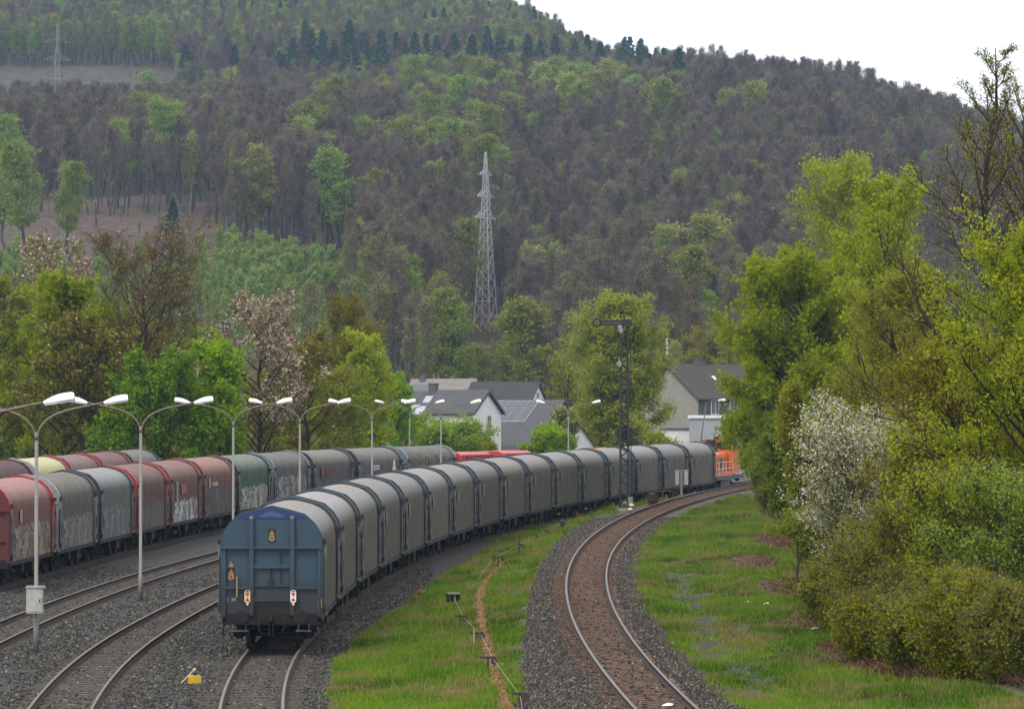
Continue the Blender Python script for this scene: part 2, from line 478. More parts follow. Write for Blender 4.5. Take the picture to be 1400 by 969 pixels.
# ------------------------------------------------------------------ tracks: rails and sleepers
def rail_steel(name, a, b, rough):
    m = NM(name); return m.pbr(m.mix(m.ramp(m.noise(4, 4), [(0.3, 0), (0.7, 1)]), a, b), rough, 0.0, None, 0.4)
mt = NM('polished_rail_head'); MAT_HEAD = mt.pbr(mt.ramp(mt.noise(3, 3), [(0.3, (0.1165, 0.1053, 0.09632)), (0.7, (0.1613, 0.1456, 0.1344))]), 0.55, 0.3, None, 0.3)
mt = NM('dull_rail_head'); MAT_HEAD2 = mt.pbr(mt.ramp(mt.noise(3, 3), [(0.3, (0.0884, 0.07616, 0.0646)), (0.7, (0.1564, 0.136, 0.119))]), 0.6, 0.1, None, 0.25)
MAT_WEB = rail_steel('rusty_rail_side', (0.022, 0.013, 0.010), (0.045, 0.024, 0.016), 0.85)
mt = NM('sleeper_wood'); s_ = mt.noise(2.5, 4, mt.scale(mt.co(), (1, 6, 4)))
MAT_SLEEPER = mt.pbr(mt.mix(mt.rand(), mt.ramp(s_, [(0.3, (0.024, 0.0208, 0.0184)), (0.7, (0.068, 0.06, 0.0512))]), mt.ramp(s_, [(0.3, (0.04, 0.0344, 0.0296)), (0.7, (0.096, 0.084, 0.072))])), 0.9, 0, None, 0.2)
mt = NM('rusty_sleeper_wood'); s_ = mt.noise(2.5, 4, mt.scale(mt.co(), (1, 6, 4)))
MAT_SLEEPER_R = mt.pbr(mt.mix(mt.rand(), mt.ramp(s_, [(0.3, (0.04, 0.0208, 0.0128)), (0.7, (0.088, 0.048, 0.0304))]), mt.ramp(s_, [(0.3, (0.064, 0.036, 0.024)), (0.7, (0.12, 0.068, 0.0464))])), 0.9, 0, None, 0.2)
RAILP = [(-0.068, -0.16), (0.068, -0.16), (0.068, -0.145), (0.014, -0.12), (0.014, -0.045), (0.037, -0.035), (0.037, 0.0), (-0.037, 0.0), (-0.037, -0.035), (-0.014, -0.045), (-0.014, -0.12), (-0.068, -0.145)]
def make_track(label, f, y0, y1, ztop, cant, head, sleeper_mat, pitch, y_sl=None, frac=2.5):
    t = empty('railway_track', (float(f(y0)), y0, ztop), 0, label, 'railway track', 'tracks of the yard and main line', 'structure')
    ox, oy = float(f(y0)), y0
    ys_ = [y0]
    while ys_[-1] < y1: ys_.append(ys_[-1] + (1.5 if ys_[-1] < 200 else 3))
    for side in (-1, 1):
        V, F, mi = [], [], []
        for y in ys_:
            s_ = slope(f, y); L = math.hypot(1, s_); nx, ny = 1 / L, -s_ / L
            zc = cant if side < 0 else 0
            for (u, w) in RAILP:
                d = side * 0.752 + u
                V.append((float(f(y)) + nx * d - ox, y + ny * d - oy, w + zc))
        n = len(RAILP)
        for i in range(len(ys_) - 1):
            for k in range(n):
                F.append((i * n + k, i * n + (k + 1) % n, (i + 1) * n + (k + 1) % n, (i + 1) * n + k))
                mi.append(0 if k == 6 else 1)
        link('rail', np_mesh('rail', V, np.array(F), [head, MAT_WEB], midx=mi), t)
    # sleepers: the hundred nearest each their own part, the remainder one part
    mb = MB(); mb.box((0, 0, -0.075), (frac, 0.25, 0.15))
    sm = mb.mesh('sleeper', sleeper_mat)
    y = y0 + 0.4; k = 0; rest = []
    while y < (y_sl or y1):
        s_ = slope(f, y)
        zt = -0.163 + random.uniform(-.004, .004)
        if k < 100:
            o = link('sleeper', sm, t, (float(f(y)) - ox, y - oy, zt + cant * 0.5))
            o.rotation_euler = (0, math.atan2(cant, 1.5), -math.atan(s_) + random.uniform(-.012, .012))
        else: rest.append((float(f(y)) - ox, y - oy, zt + cant * 0.5, -math.atan(s_)))
        y += pitch / math.hypot(1, s_); k += 1
    if rest:
        V, F = [], []
        base = np.array([v.co for v in sm.vertices]); fb = np.array([p.vertices[:] for p in sm.polygons])
        for i, (x, yy, z, a) in enumerate(rest):
            R = np.array(Matrix.Rotation(a, 3, 'Z') @ Matrix.Rotation(math.atan2(cant, 1.5), 3, 'Y'))
            V.append(base @ R.T + (x, yy, z)); F.append(fb + 8 * i)
        o = link('sleeper_row', np_mesh('sleeper_row', np.concatenate(V), np.concatenate(F), sleeper_mat), t)
        o['kind'] = 'stuff'
    return t
make_track('curved main line with bright rails and rusty brown ballast on the right', XA, 72, 420, ZA, CANT, MAT_HEAD, MAT_SLEEPER_R, 0.63, 330)
make_track('yard track under the long grey wagon train with the blue tail end', XB, 72, 420, 0.0, 0.0, MAT_HEAD, MAT_SLEEPER, 0.63, 330)
make_track('empty yard track curving just left of the blue tail wagon', XC, 72, 380, 0.0, 0.0, MAT_HEAD2, MAT_SLEEPER, 0.66, 300)
make_track('empty yard track passing the first lamp posts, nearest the graffiti wagons', XD, 76, 380, 0.0, 0.0, MAT_HEAD2, MAT_SLEEPER, 0.66, 300)
make_track('yard track under the red and grey graffiti wagons', XE, 110, 400, 0.0, 0.0, MAT_HEAD2, MAT_SLEEPER, 0.66, 300)
make_track('rearmost yard track under the yellow roofed wagon', XF, 190, 330, 0.0, 0.0, MAT_HEAD2, MAT_SLEEPER, 0.66, 300)

# loose ballast stones
def stones(name, label, n, pick, mat):
    P = pick(n); n = len(P)
    base = np.array([(1, 0, 0), (-1, 0, 0), (0, 1, 0), (0, -1, 0), (0, 0, 1), (0, 0, -1)], dtype=float)
    fb = np.array([(0, 2, 4), (2, 1, 4), (1, 3, 4), (3, 0, 4), (2, 0, 5), (1, 2, 5), (3, 1, 5), (0, 3, 5)])
    s_ = rng.uniform(0.02, 0.06, (n, 1, 3)) * rng.uniform(0.7, 1.25, (n, 6, 1))
    a = rng.uniform(0, 6.28, n); ca, sa = np.cos(a), np.sin(a)
    V = base[None] * s_ + rng.normal(0, 0.006, (n, 6, 3))
    V = np.stack([V[..., 0] * ca[:, None] - V[..., 1] * sa[:, None], V[..., 0] * sa[:, None] + V[..., 1] * ca[:, None], V[..., 2]], -1) + P[:, None]
    F = fb[None] + 6 * np.arange(n)[:, None, None]
    o = link(name, np_mesh(name, V.reshape(-1, 3), F.reshape(-1, 3), mat, {'tone': np.repeat(rng.random(n), 6)}))
    tag(o, label, 'gravel', kind='stuff')
mt = NM('ballast_stone'); MAT_STONE = mt.pbr(mt.ramp(mt.attr('tone'), [(0, (0.01904, 0.01564, 0.0136)), (0.5, (0.0476, 0.0408, 0.034)), (0.93, (0.102, 0.08976, 0.0782)), (1, (0.2448, 0.2244, 0.204))]), 0.9, 0, None, 0.2)
def pick_main(n):
    Y = 80 + 150 * rng.random(n) ** 1.6; X = XA(Y) + rng.uniform(-3.4, 2.1, n)
    k = np.where(X < XA(Y), X > GR(Y) + 0.1, True) & (rng.random(n) < 0.05 + 0.8 * sstep(0.85, 1.6, np.abs(X - XA(Y))))
    X, Y = X[k], Y[k]; return np.stack([X, Y, z_near(X, Y) + 0.012], 1)
stones('ballast_gravel', 'loose grey ballast stones along the main line', 110000, pick_main, MAT_STONE)
def pick_yard(n):
    Y = 84 + 90 * rng.random(n) ** 1.5; X = rng.uniform(-22, -3.5, n)
    k = (X < GL(Y)) & (fbm(X * .5, Y * .3, 61) + rng.random(n) * 0.5 > 0.6)
    for f in (XB, XC, XD, XE): k &= rng.random(n) < 0.30 + 0.7 * sstep(0.9, 1.5, np.abs(X - f(Y)))
    X, Y = X[k], Y[k]; return np.stack([X, Y, z_near(X, Y) + 0.01], 1)
stones('yard_gravel', 'loose stones on the dark yard ground', 60000, pick_yard, MAT_STONE)

def gz_at(px, py):
    D = (CAMH - 0.1) * FPX / (py - HOR)
    for _ in range(12):
        z = float(z_near(PX(px, D), D)); D = (CAMH - z) * FPX / (py - HOR)
    return PX(px, D), D, float(z_near(PX(px, D), D))
CHP = [(700, 1000), (697, 975), (686, 946), (676, 918), (668, 893), (663, 868), (658, 845), (655, 825), (657, 808), (668, 790), (681, 776), (690, 766)]
CH_NP = np.array([gz_at(*p) for p in CHP])
# turf: real blades, thick where the ground mask says grass
def turf():
    n = 520000
    Y = 82 + 215 * rng.random(n) ** 1.55
    side = rng.random(n) < 0.5
    lo = np.where(side, XB(Y) + 1.2, XA(Y) + 1.6); hi = np.where(side, XA(Y) - 2.0, HEDGE(Y) + 1.0)
    X = lo + (hi - lo) * rng.random(n)
    gm = masks(X, Y)[0]
    chx, chy = CH_NP[:, 0], CH_NP[:, 1]
    off = np.abs(X - np.interp(Y, chy, chx)) < 0.17 - 0.10 * fbm(X * 2, Y * 1.2, 99)
    off &= (Y > chy[0]) & (Y < chy[-1])
    gm = np.where(off, 0, gm)
    k = rng.random(n) < np.clip(gm * 1.15 - 0.08, 0.012, 1) * np.clip((hi - lo) / 8.0, 0.25, 1)
    X, Y, gm = X[k], Y[k], gm[k]; n = len(X)
    Z = z_near(X, Y)
    patch = fbm(X * 0.5, Y * 0.22, 71, 3); dry = fbm(X * 0.9, Y * 0.35, 73, 3)
    tall = fbm(X * 0.8, Y * 0.5, 77, 3)
    h = (0.06 + 0.13 * rng.random(n)) * (0.3 + 1.9 * tall ** 1.6) * (0.5 + 0.5 * gm) * np.where(Y > 190, 1.5, 1.0)
    stalk = rng.random(n) < 0.03
    h = np.where(stalk, h * 2.0 + 0.05, h)
    w = rng.uniform(0.012, 0.03, n) * (0.7 + Y / 200) * np.where(stalk, 0.6, 1)
    a = rng.uniform(0, 6.28, n); le = rng.uniform(0, 0.8, n) * h; la = rng.uniform(0, 6.28, n)
    B = np.stack([X, Y, Z - 0.01], 1)
    d = np.stack([np.cos(a) * w, np.sin(a) * w, np.zeros(n)], 1)
    T = B + np.stack([np.cos(la) * le, np.sin(la) * le, h], 1)
    V = np.stack([B - d, B + d, T], 1).reshape(-1, 3)
    F = np.arange(3 * n).reshape(-1, 3)
    tone = np.clip(0.5 + (patch - 0.5) * 1.3 + rng.normal(0, 0.16, n), 0, 1)
    dr = np.clip((dry - 0.52) * 3.4 + (rng.random(n) < 0.12) * 0.7 + stalk * 0.9, 0, 1)
    m = NM('grass_blade')
    cc = m.ramp(m.attr('tone'), [(0, (0.042, 0.085, 0.010)), (0.5, (0.102, 0.195, 0.015)), (1, (0.185, 0.275, 0.025))])
    cc = m.mix(m.attr('dry'), cc, (0.24, 0.19, 0.075))
    dd = m.n('BsdfDiffuse'); m.put(dd.inputs[0], cc); tt = m.n('BsdfTranslucent'); m.put(tt.inputs[0], cc)
    x = m.n('MixShader'); x.inputs[0].default_value = 0.35
    m.t.links.new(dd.outputs[0], x.inputs[1]); m.t.links.new(tt.outputs[0], x.inputs[2]); m.t.links.new(x.outputs[0], m.out.inputs[0])
    o = link('grass', np_mesh('grass', V, F, m.m, {'tone': np.repeat(tone, 3), 'dry': np.repeat(dr, 3)}))
    tag(o, 'short spring grass on the banks beside the main line', 'grass', kind='stuff')
turf()
def pick_channel(n):
    i = rng.uniform(0, len(CH_NP) - 1, n); j = np.clip(i.astype(int), 0, len(CH_NP) - 2); t = (i - j)[:, None]
    P = CH_NP[j] * (1 - t) + CH_NP[j + 1] * t
    P[:, 0] += rng.normal(0, 0.14, n); P[:, 2] = z_near(P[:, 0], P[:, 1]) + 0.03
    return P
mt = NM('rusty_clod'); MAT_CLOD = mt.pbr(mt.ramp(mt.attr('tone'), [(0, (0.05, 0.025, 0.01)), (0.5, (0.16, 0.085, 0.03)), (1, (0.28, 0.17, 0.07))]), 0.95, 0, None, 0.1)
stones('channel_rubble', 'rusty crumbs lying along the cable channel', 1500, pick_channel, MAT_CLOD)
# ------------------------------------------------------------------ wagons
HALF = [(0, 4.25), (0.5, 4.13), (0.95, 4.00), (1.24, 3.74), (1.42, 3.46), (1.48, 3.25), (1.48, 1.02)]
FULL = [(-x, z) for x, z in HALF[:0:-1]] + HALF                     # from lower left over the ridge to lower right
def inset(p, d):
    return [(x * (1 - d / 1.48), z - d * (0.9 if z > 3.2 else 0)) for x, z in p]

def tarp_mat(name, col, roof=None, dirt=0.4, graf=None, gz=2.2, rough=0.62, band=None):
    """coated fabric hood: weathering streaks, optional sprayed lettering on its lower flank, a darker lower half"""
    m = NM(name)
    x, y, z = m.xyz()
    streak = m.noise(2.2, 5, m.scale(m.co(), (3, 1.6, 0.25)))
    blot = m.noise(0.9, 5)
    c = m.mix(m.ramp(m.noise(1.3, 3), [(0.35, 0), (0.65, 1)]), col, tuple(v * 0.82 for v in col))
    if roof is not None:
        c = m.mix(m.ramp(m.math('MULTIPLY_ADD', z, 1 / 0.5, -3.3 / 0.5), [(0, 0), (1, 1)]), c, roof)  # upper hood paler than the flanks: overcast sheen put into the roof colour
    c = m.mix(m.ramp(streak, [(0.48, 0), (0.75, dirt)]), c, (0.05, 0.045, 0.038))
    c = m.mix(m.ramp(blot, [(0.58, 0), (0.8, dirt * 0.35)]), c, (0.16, 0.145, 0.125))
    if band: c = m.mix(m.math('MULTIPLY', m.math('LESS_THAN', z, band[1]), band[2]), c, band[0])
    if graf:
        top = m.math('MULTIPLY_ADD', m.noise(1.1, 2, m.scale(m.co(), (1, 1, 0))), 1.0, gz - 0.5)
        low = m.math('LESS_THAN', z, top)
        nzc = m.n('TexNoise'); m.put(nzc.inputs['Vector'], m.co()); nzc.inputs['Scale'].default_value = 1.3; nzc.inputs['Detail'].default_value = 2
        wv_ = m.n('VectorMath', operation='MULTIPLY_ADD'); m.put(wv_.inputs[0], nzc.outputs['Color']); wv_.inputs[1].default_value = (0, 1.3, 1.1); m.put(wv_.inputs[2], m.co())
        warp = m.scale(wv_.outputs[0], (0.0, 1.0, 0.62))
        cell = m.voro(1.25, 'Color', warp)
        rim = m.voro(1.25, 'Distance', warp, 'DISTANCE_TO_EDGE')
        cr = m.xyz(cell)[0]
        stops = [(i / len(graf), gc) for i, gc in enumerate(graf)]
        gcol = m.ramp(m.math('ADD', cr, m.math('MULTIPLY', m.noise(4, 3), 0.25)), stops, 'CONSTANT')
        w = m.n('TexWave'); w.wave_type = 'BANDS'; w.bands_direction = 'Y'
        m.put(w.inputs['Vector'], m.co()); w.inputs['Scale'].default_value = 0.9; w.inputs['Distortion'].default_value = 9; w.inputs['Detail'].default_value = 3; w.inputs['Detail Scale'].default_value = 1.2
        lines = m.ramp(w.outputs[0], [(0.93, 0), (0.97, 0.7)])
        gcol = m.mix(lines, gcol, graf[-1])
        gcol = m.mix(m.ramp(rim, [(0.03, 1), (0.07, 0)]), gcol, (0.03, 0.03, 0.032))
        gcol = m.mix(m.ramp(rim, [(0.06, 0), (0.075, 0.8), (0.12, 0.8), (0.135, 0)]), gcol, graf[-1])
        edge_y = m.math('LESS_THAN', m.math('ABSOLUTE', y), 4.6)
        f = m.math('MULTIPLY', m.math('MULTIPLY', low, edge_y), m.ramp(m.noise(5, 4), [(0.3, 0.35), (0.6, 0.92)]))
        c = m.mix(f, c, gcol)
    r = m.rand()
    c = m.hsv(c, 0.5, 1.0, m.math('MULTIPLY_ADD', r, 0.3, 0.85))
    hgt = m.math('ADD', m.noise(2.0, 3), m.math('MULTIPLY', m.noise(14, 2), 0.15))
    return m.pbr(c, m.ramp(blot, [(0.3, rough - 0.06), (0.7, rough + 0.12)]), 0, m.bump(hgt, 0.35, 0.08), 0.3)

MAT_UNDER = worn('underframe_grime', (0.0075, 0.007, 0.007), 0.9, 0, 0.5, 2.5, (0.018, 0.012, 0.009))
MAT_WHEEL = worn('wheel_steel', (0.012, 0.010, 0.009), 0.7, 0.2, 0.5, 4)
MAT_BLUE_FRAME = worn('blue_grey_wagon_frame', (0.026, 0.042, 0.058), 0.5, 0, 0.5, 2.0, (0.03, 0.03, 0.032))
m_ = NM('blue_end_wall')
xz = m_.xyz()
cb = m_.mix(m_.ramp(m_.noise(1.1, 5), [(0.3, 0), (0.7, 1)]), (0.018, 0.0459, 0.0752), (0.0306, 0.0663, 0.1008))
cb = m_.mix(m_.ramp(m_.noise(3.0, 5, m_.scale(m_.co(), (3, 1, 0.35))), [(0.45, 0), (0.72, 0.6)]), cb, (0.035, 0.055, 0.075))
gr_ = m_.math('ADD', xz[2], m_.math('MULTIPLY', m_.noise(2.2, 4), -1.3))
cb = m_.mix(m_.ramp(m_.math('MULTIPLY', gr_, 0.55), [(0.42, 0.95), (1.15, 0.0)]), cb, (0.022, 0.023, 0.026))   # road grime splashed up the lower wall
cb = m_.mix(m_.ramp(m_.noise(5, 5), [(0.62, 0), (0.72, 0.7)]), cb, (0.07, 0.035, 0.022))
MAT_BLUE_END = m_.pbr(cb, 0.5, 0, None, 0.45)
MAT_NAVY = worn('navy_gable_band', (0.012, 0.03, 0.115), 0.45, 0, 0.25, 3)
MAT_PALE = worn('pale_grey_fitting', (0.20, 0.20, 0.19), 0.6, 0, 0.4, 5)
MAT_BRASS = worn('yellow_handrail_paint', (0.34, 0.25, 0.09), 0.5, 0, 0.4, 5)
MAT_BLACK = worn('black_fitting', (0.012, 0.012, 0.013), 0.7, 0, 0.3, 4)
MAT_WHITE = worn('white_plate', (0.72, 0.71, 0.68), 0.5, 0, 0.25, 4, (0.3, 0.27, 0.22))
MAT_REDSIGN = worn('red_sign_film', (0.45, 0.02, 0.02), 0.4, 0, 0.1, 4)
MAT_YELSIGN = worn('yellow_sign_film', (0.36, 0.22, 0.09), 0.6, 0, 0.35, 6)

def tarp_mesh(sag):
    ny = 61; ys = np.linspace(-5.12, 5.12, ny)
    prof = []
    for (x0, z0), (x1, z1) in zip(FULL[:-1], FULL[1:]):
        k = 2 if abs(z1 - z0) < 1 else 6
        prof += [(x0 + (x1 - x0) * i / k, z0 + (z1 - z0) * i / k) for i in range(k)]
    prof.append(FULL[-1])
    P = np.array(inset(prof, 0.035)); n = len(P)
    # round the creases a little
    for _ in range(2): P[1:-1] = 0.25 * P[:-2] + 0.5 * P[1:-1] + 0.25 * P[2:]
    V = np.zeros((ny, n, 3))
    for j, y in enumerate(ys):
        k = sag * abs(math.sin(math.pi * (y + 5.12) / 10.24 * 15))
        s = 1 - k * np.clip((P[:, 1] - 1.4) / 1.2, 0.25, 1) / 1.45
        V[j, :, 0] = P[:, 0] * s; V[j, :, 1] = y; V[j, :, 2] = P[:, 1] - k * (P[:, 1] > 3.1)
    i = (np.arange(ny - 1)[:, None] * n + np.arange(n - 1)[None]).ravel()
    F = np.stack([i, i + 1, i + n + 1, i + n], 1)
    return np_mesh('tarpaulin', V.reshape(-1, 3), F, MAT_UNDER, smooth=True)
TARP_TIGHT, TARP_RIBBED = tarp_mesh(0.032), tarp_mesh(0.065)

def end_wall_mesh():
    mb = MB()
    mb.prism(FULL, 'y', 5.14, 5.44)
    for s in (-1, 1):
        mb.box((s * 1.46, 5.30, 2.0), (0.10, 0.42, 2.05))
    for x in (-0.6, 0.6): mb.box((x, 5.505, 2.47), (0.13, 0.13, 2.85))
    for x in (-1.40, 1.40): mb.box((x, 5.49, 2.0), (0.09, 0.10, 1.98))
    mb.box((0, 5.515, 3.03), (3.02, 0.15, 0.055))
    for x in (-1.0, 1.0): mb.box((x, 5.49, 1.86), (0.70, 0.10, 0.09))
    mb.box((0, 5.49, 2.48), (1.07, 0.10, 0.10)); mb.box((0, 5.475, 1.92), (1.07, 0.07, 0.06)); mb.box((0, 5.49, 1.50), (1.07, 0.10, 0.10))
    return mb.mesh('end_wall', MAT_BLUE_FRAME)
END_WALL = end_wall_mesh()
def arch_mesh():
    mb = MB()
    o = [(x * 1.02, z + 0.03) for x, z in FULL]
    n = len(o); vs_ = []
    for y in (5.11, 5.40):
        vs_ += [(x, y, z) for x, z in o]
    mb.add(vs_, [(i, i + 1, n + i + 1, n + i) for i in range(n - 1)])
    i_ = inset(FULL, 0.03)
    for y in (5.11, 5.40):
        b = len(mb.v)
        mb.v += [(x, y, z) for x, z in o] + [(x, y, z) for x, z in i_]
        for k in range(n - 1): mb.f.append((b + k, b + k + 1, b + n + k + 1, b + n + k)); mb.m.append(0)
    return mb.mesh('hood_arch', MAT_BLUE_FRAME)
ARCH = arch_mesh()
def latch_mesh():
    mb = MB()
    for s in (1,):
        x = s * 1.535
        mb.box((x, 4.86, 2.05), (0.05, 0.07, 1.75), 0)
        mb.box((x, 5.48, 2.0), (0.05, 0.09, 1.55), 1)
        mb.box((x, 5.20, 3.22), (0.14, 0.30, 0.17), 1)
        mb.box((x + s * 0.02, 5.05, 1.9), (0.06, 0.06, 0.5), 1)
        mb.box((x, 5.22, 1.22), (0.10, 0.28, 0.2), 1)
        mb.cyl((x + s * .03, 5.30, 1.35), (x + s * .03, 5.30, 2.5), 0.022, 6, 2)
        mb.cyl((x + s * .03, 5.32, 2.7), (x + s * .03, 5.32, 3.05), 0.03, 6, 0)
        mb.box((x, 5.02, 1.08), (0.13, 0.26, 0.10), 0)
    return mb.mesh('latch', [MAT_PALE, MAT_BLACK, MAT_PALE])
LATCH = latch_mesh()
LATCH_M = LATCH.copy(); LATCH_M.transform(Matrix.Scale(-1, 4, (1, 0, 0))); LATCH_M.flip_normals()
def under_mesh():
    mb = MB()
    for s in (-1, 1):
        mb.box((s * 1.40, 0, 0.93), (0.10, 11.0, 0.17))
        mb.box((s * 0.45, 0, 0.85), (0.16, 10.9, 0.30))
        for y in np.linspace(-4.5, 4.5, 10): mb.box((s * 0.95, y, 0.90), (0.85, 0.10, 0.16))
        mb.box((s * 1.1, 1.1, 0.62), (0.5, 0.9, 0.40)); mb.box((s * 1.2, -1.5, 0.66), (0.3, 0.5, 0.35))
        mb.box((0, s * 5.42, 0.93), (2.90, 0.16, 0.34))
        mb.tube([(s * 1.42, 4.95, 0.8), (s * 1.50, 4.95, 0.42), (s * 1.42, 5.35, 0.42), (s * 1.42, 5.35, 0.8)], 0.02, 5)
        mb.tube([(s * 1.42, -4.95, 0.8), (s * 1.50, -4.95, 0.42), (s * 1.42, -5.35, 0.42), (s * 1.42, -5.35, 0.8)], 0.02, 5)
    mb.box((0, 0, 0.975), (2.74, 10.9, 0.05))
    return mb.mesh('underframe', MAT_UNDER)
UNDER = under_mesh()
def bogie_mesh():
    mb = MB()
    for s in (-1, 1):
        mb.prism([(-1.30, 0.62), (-1.05, 0.66), (-0.7, 0.46), (0.7, 0.46), (1.05, 0.66), (1.30, 0.62), (1.15, 0.78), (-1.15, 0.78)], 'x', s * 1.0 - 0.05, s * 1.0 + 0.05)
        for y in (-0.9, 0.9):
            mb.box((s * 1.02, y, 0.46), (0.20, 0.26, 0.30)); mb.cyl((s * 1.08, y, 0.46), (s * 1.20, y, 0.46), 0.11, 10)
        for y in (-0.35, -0.12, 0.12, 0.35): mb.cyl((s * 1.02, y, 0.40), (s * 1.02, y, 0.62), 0.07, 8)
    mb.box((0, 0, 0.60), (2.0, 0.45, 0.22))
    for y in (-1.28, 1.28): mb.box((0, y, 0.62), (2.0, 0.09, 0.12))
    return mb.mesh('bogie', MAT_UNDER)
BOGIE = bogie_mesh()
def wheel_mesh(r=0.46):
    mb = MB()
    mb.tube([(-0.80, 0, 0), (-0.78, 0, 0), (-0.72, 0, 0), (-0.715, 0, 0), (-0.68, 0, 0)], [r * 0.9, r, r, r + 0.028, r + 0.028], 24)
    mb.tube([(0.80, 0, 0), (0.78, 0, 0), (0.72, 0, 0), (0.715, 0, 0), (0.68, 0, 0)], [r * 0.9, r, r, r + 0.028, r + 0.028], 24)
    mb.cyl((-0.95, 0, 0), (0.95, 0, 0), 0.085, 10)
    return mb.mesh('wheelset', MAT_WHEEL)
WHEEL = wheel_mesh()
def buffer_mesh():
    mb = MB()
    mb.tube([(0, 0, 0), (0, 0.30, 0), (0, 0.30, 0), (0, 0.52, 0), (0, 0.53, 0), (0, 0.57, 0), (0, 0.585, 0)], [0.10, 0.10, 0.075, 0.075, 0.20, 0.215, 0.17], 18)
    return mb.mesh('buffer', MAT_UNDER)
BUFFER = buffer_mesh()
def hook_mesh():
    mb = MB()
    mb.box((0, 0.12, 0), (0.10, 0.28, 0.16)); mb.tube([(0, 0.24, 0.02), (0, 0.36, 0.05), (0, 0.40, -0.05), (0, 0.33, -0.12), (0, 0.27, -0.08)], 0.035, 6)
    for s in (-1, 1): mb.tube([(s * 0.05, 0.30, -0.08), (s * 0.06, 0.26, -0.35), (s * 0.06, 0.22, -0.52)], 0.022, 6)
    mb.tube([(0.35, 0.1, 0.02), (0.36, 0.2, -0.15), (0.34, 0.18, -0.38), (0.22, 0.1, -0.48)], 0.028, 6)
    mb.tube([(-0.38, 0.1, 0.02), (-0.40, 0.2, -0.12), (-0.36, 0.18, -0.33), (-0.28, 0.1, -0.40)], 0.028, 6)
    return mb.mesh('coupling', MAT_UNDER)
HOOK = hook_mesh()

def set_mat(o, m, i=0):
    o.material_slots[i].link = 'OBJECT'; o.material_slots[i].material = m
def wagon(f, yc, label, group, tmat, fmat, ribbed=False, endmat=None, near_arch=None, far_arch=None, full=True):
    a = -math.atan(slope(f, yc))
    t = empty('covered_wagon', (float(f(yc)), yc, 0), a, label, 'freight wagon', group)
    h = link('tarpaulin', TARP_RIBBED if ribbed else TARP_TIGHT, t); set_mat(h, tmat)
    link('underframe', UNDER, t)
    for s in (-1, 1):
        r = 0 if s > 0 else math.pi
        e = link('end_wall', END_WALL, t); e.rotation_euler = (0, 0, r); set_mat(e, (endmat if s < 0 and endmat else fmat))
        e = link('hood_arch', ARCH, t); e.rotation_euler = (0, 0, r); set_mat(e, (far_arch or fmat) if s > 0 else (near_arch or fmat))
        l = link('latch', LATCH, t); l.rotation_euler = (0, 0, r)
        l = link('latch', LATCH_M, t); l.rotation_euler = (0, 0, r)
        bg_ = link('bogie', BOGIE, t, (0, s * 3.55, 0))
        for w in (-0.9, 0.9):
            link('wheelset', WHEEL, bg_, (0, w, 0.46))
        if full:
            for x in (-0.875, 0.875):
                o = link('buffer', BUFFER, t, (x, s * 5.46, 1.02)); o.rotation_euler = (0, 0, r)
            o = link('coupling', HOOK, t, (0, s * 5.48, 0.95)); o.rotation_euler = (0, 0, r)
    return t
def along(f, y, d):
    """the y a distance d further along a track line"""
    while d > 1e-6:
        st = min(d, 0.5); y += st / math.hypot(1, slope(f, y)); d -= st
    return y

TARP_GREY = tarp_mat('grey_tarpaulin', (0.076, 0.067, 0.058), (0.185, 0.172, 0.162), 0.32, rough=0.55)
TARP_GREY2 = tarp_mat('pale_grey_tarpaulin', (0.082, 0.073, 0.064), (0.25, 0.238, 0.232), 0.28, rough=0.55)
ORD = ['last wagon of the grey train, blue end wall with two hourglass tail signs',
       'second wagon, right in front of the blue tail wagon, its roof the palest of the train', 'third', 'fourth', 'fifth', 'sixth', 'seventh', 'eighth', 'ninth', 'tenth', 'eleventh', 'twelfth', 'thirteenth', 'fourteenth', 'fifteenth',
       'grey tarpaulin wagon at the front of the train, coupled to the orange locomotive']
PANEL = MB().box((1.472, -2.7, 2.72), (0.012, 0.95, 0.55)).mesh('data_panel', worn('faded_data_panel', (0.115, 0.11, 0.10), 0.7, 0, 0.5, 3))
yc = 112.2 + 5.46
tail = None
for k in range(16):
    if k in (0, 1, 15): lab = ORD[k] if k != 1 else 'grey wagon right in front of the blue tail wagon, with the palest roof'
    else: lab = 'grey tarpaulin wagon, %s of the train counted from its blue tail end' % ORD[k]
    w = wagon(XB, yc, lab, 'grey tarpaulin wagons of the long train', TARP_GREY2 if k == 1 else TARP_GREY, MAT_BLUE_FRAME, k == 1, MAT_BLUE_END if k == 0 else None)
    if k == 0: tail = w
    link('data_panel', PANEL, w)
    yc = along(XB, yc, 12.04)
Y_LOCO = yc

# fittings on the blue tail end (local y of its end wall face is -5.44)
FY = -5.44
mb = MB(); mb.prism([(-1.05, 3.88), (1.05, 3.88), (0.93, 3.985), (0.5, 4.105), (0, 4.215), (-0.5, 4.105), (-0.93, 3.985)], 'y', FY - 0.012, FY - 0.002)
mb.build('gable_band', MAT_NAVY, tail)
m_ = worn('blue_gable_plate', (0.04, 0.085, 0.19), 0.45, 0, 0.3, 3)
mb = MB(); mb.prism([(-0.40, 3.93), (0.40, 3.93), (0.22, 4.05), (0, 4.13), (-0.22, 4.05)], 'y', FY - 0.022, FY - 0.014); mb.build('gable_plate', m_, tail)
mb = MB(); mb.box((0, FY - 0.008, 1.21), (1.0, 0.012, 0.26)); mb.build('recess_shade', worn('recess_shade_paint', (0.012, 0.012, 0.013), 0.9), tail)  # flat dark plate: the shade of the opening is put into its colour
mb = MB()
for x in (-1.22, 1.22): mb.box((x, FY - 0.03, 3.02), (0.05, 0.05, 0.05))
for x in (-0.6, 0.6): mb.box((x, FY - 0.075, 3.93), (0.10, 0.10, 0.07))
mb.build('bracket', MAT_PALE, tail)
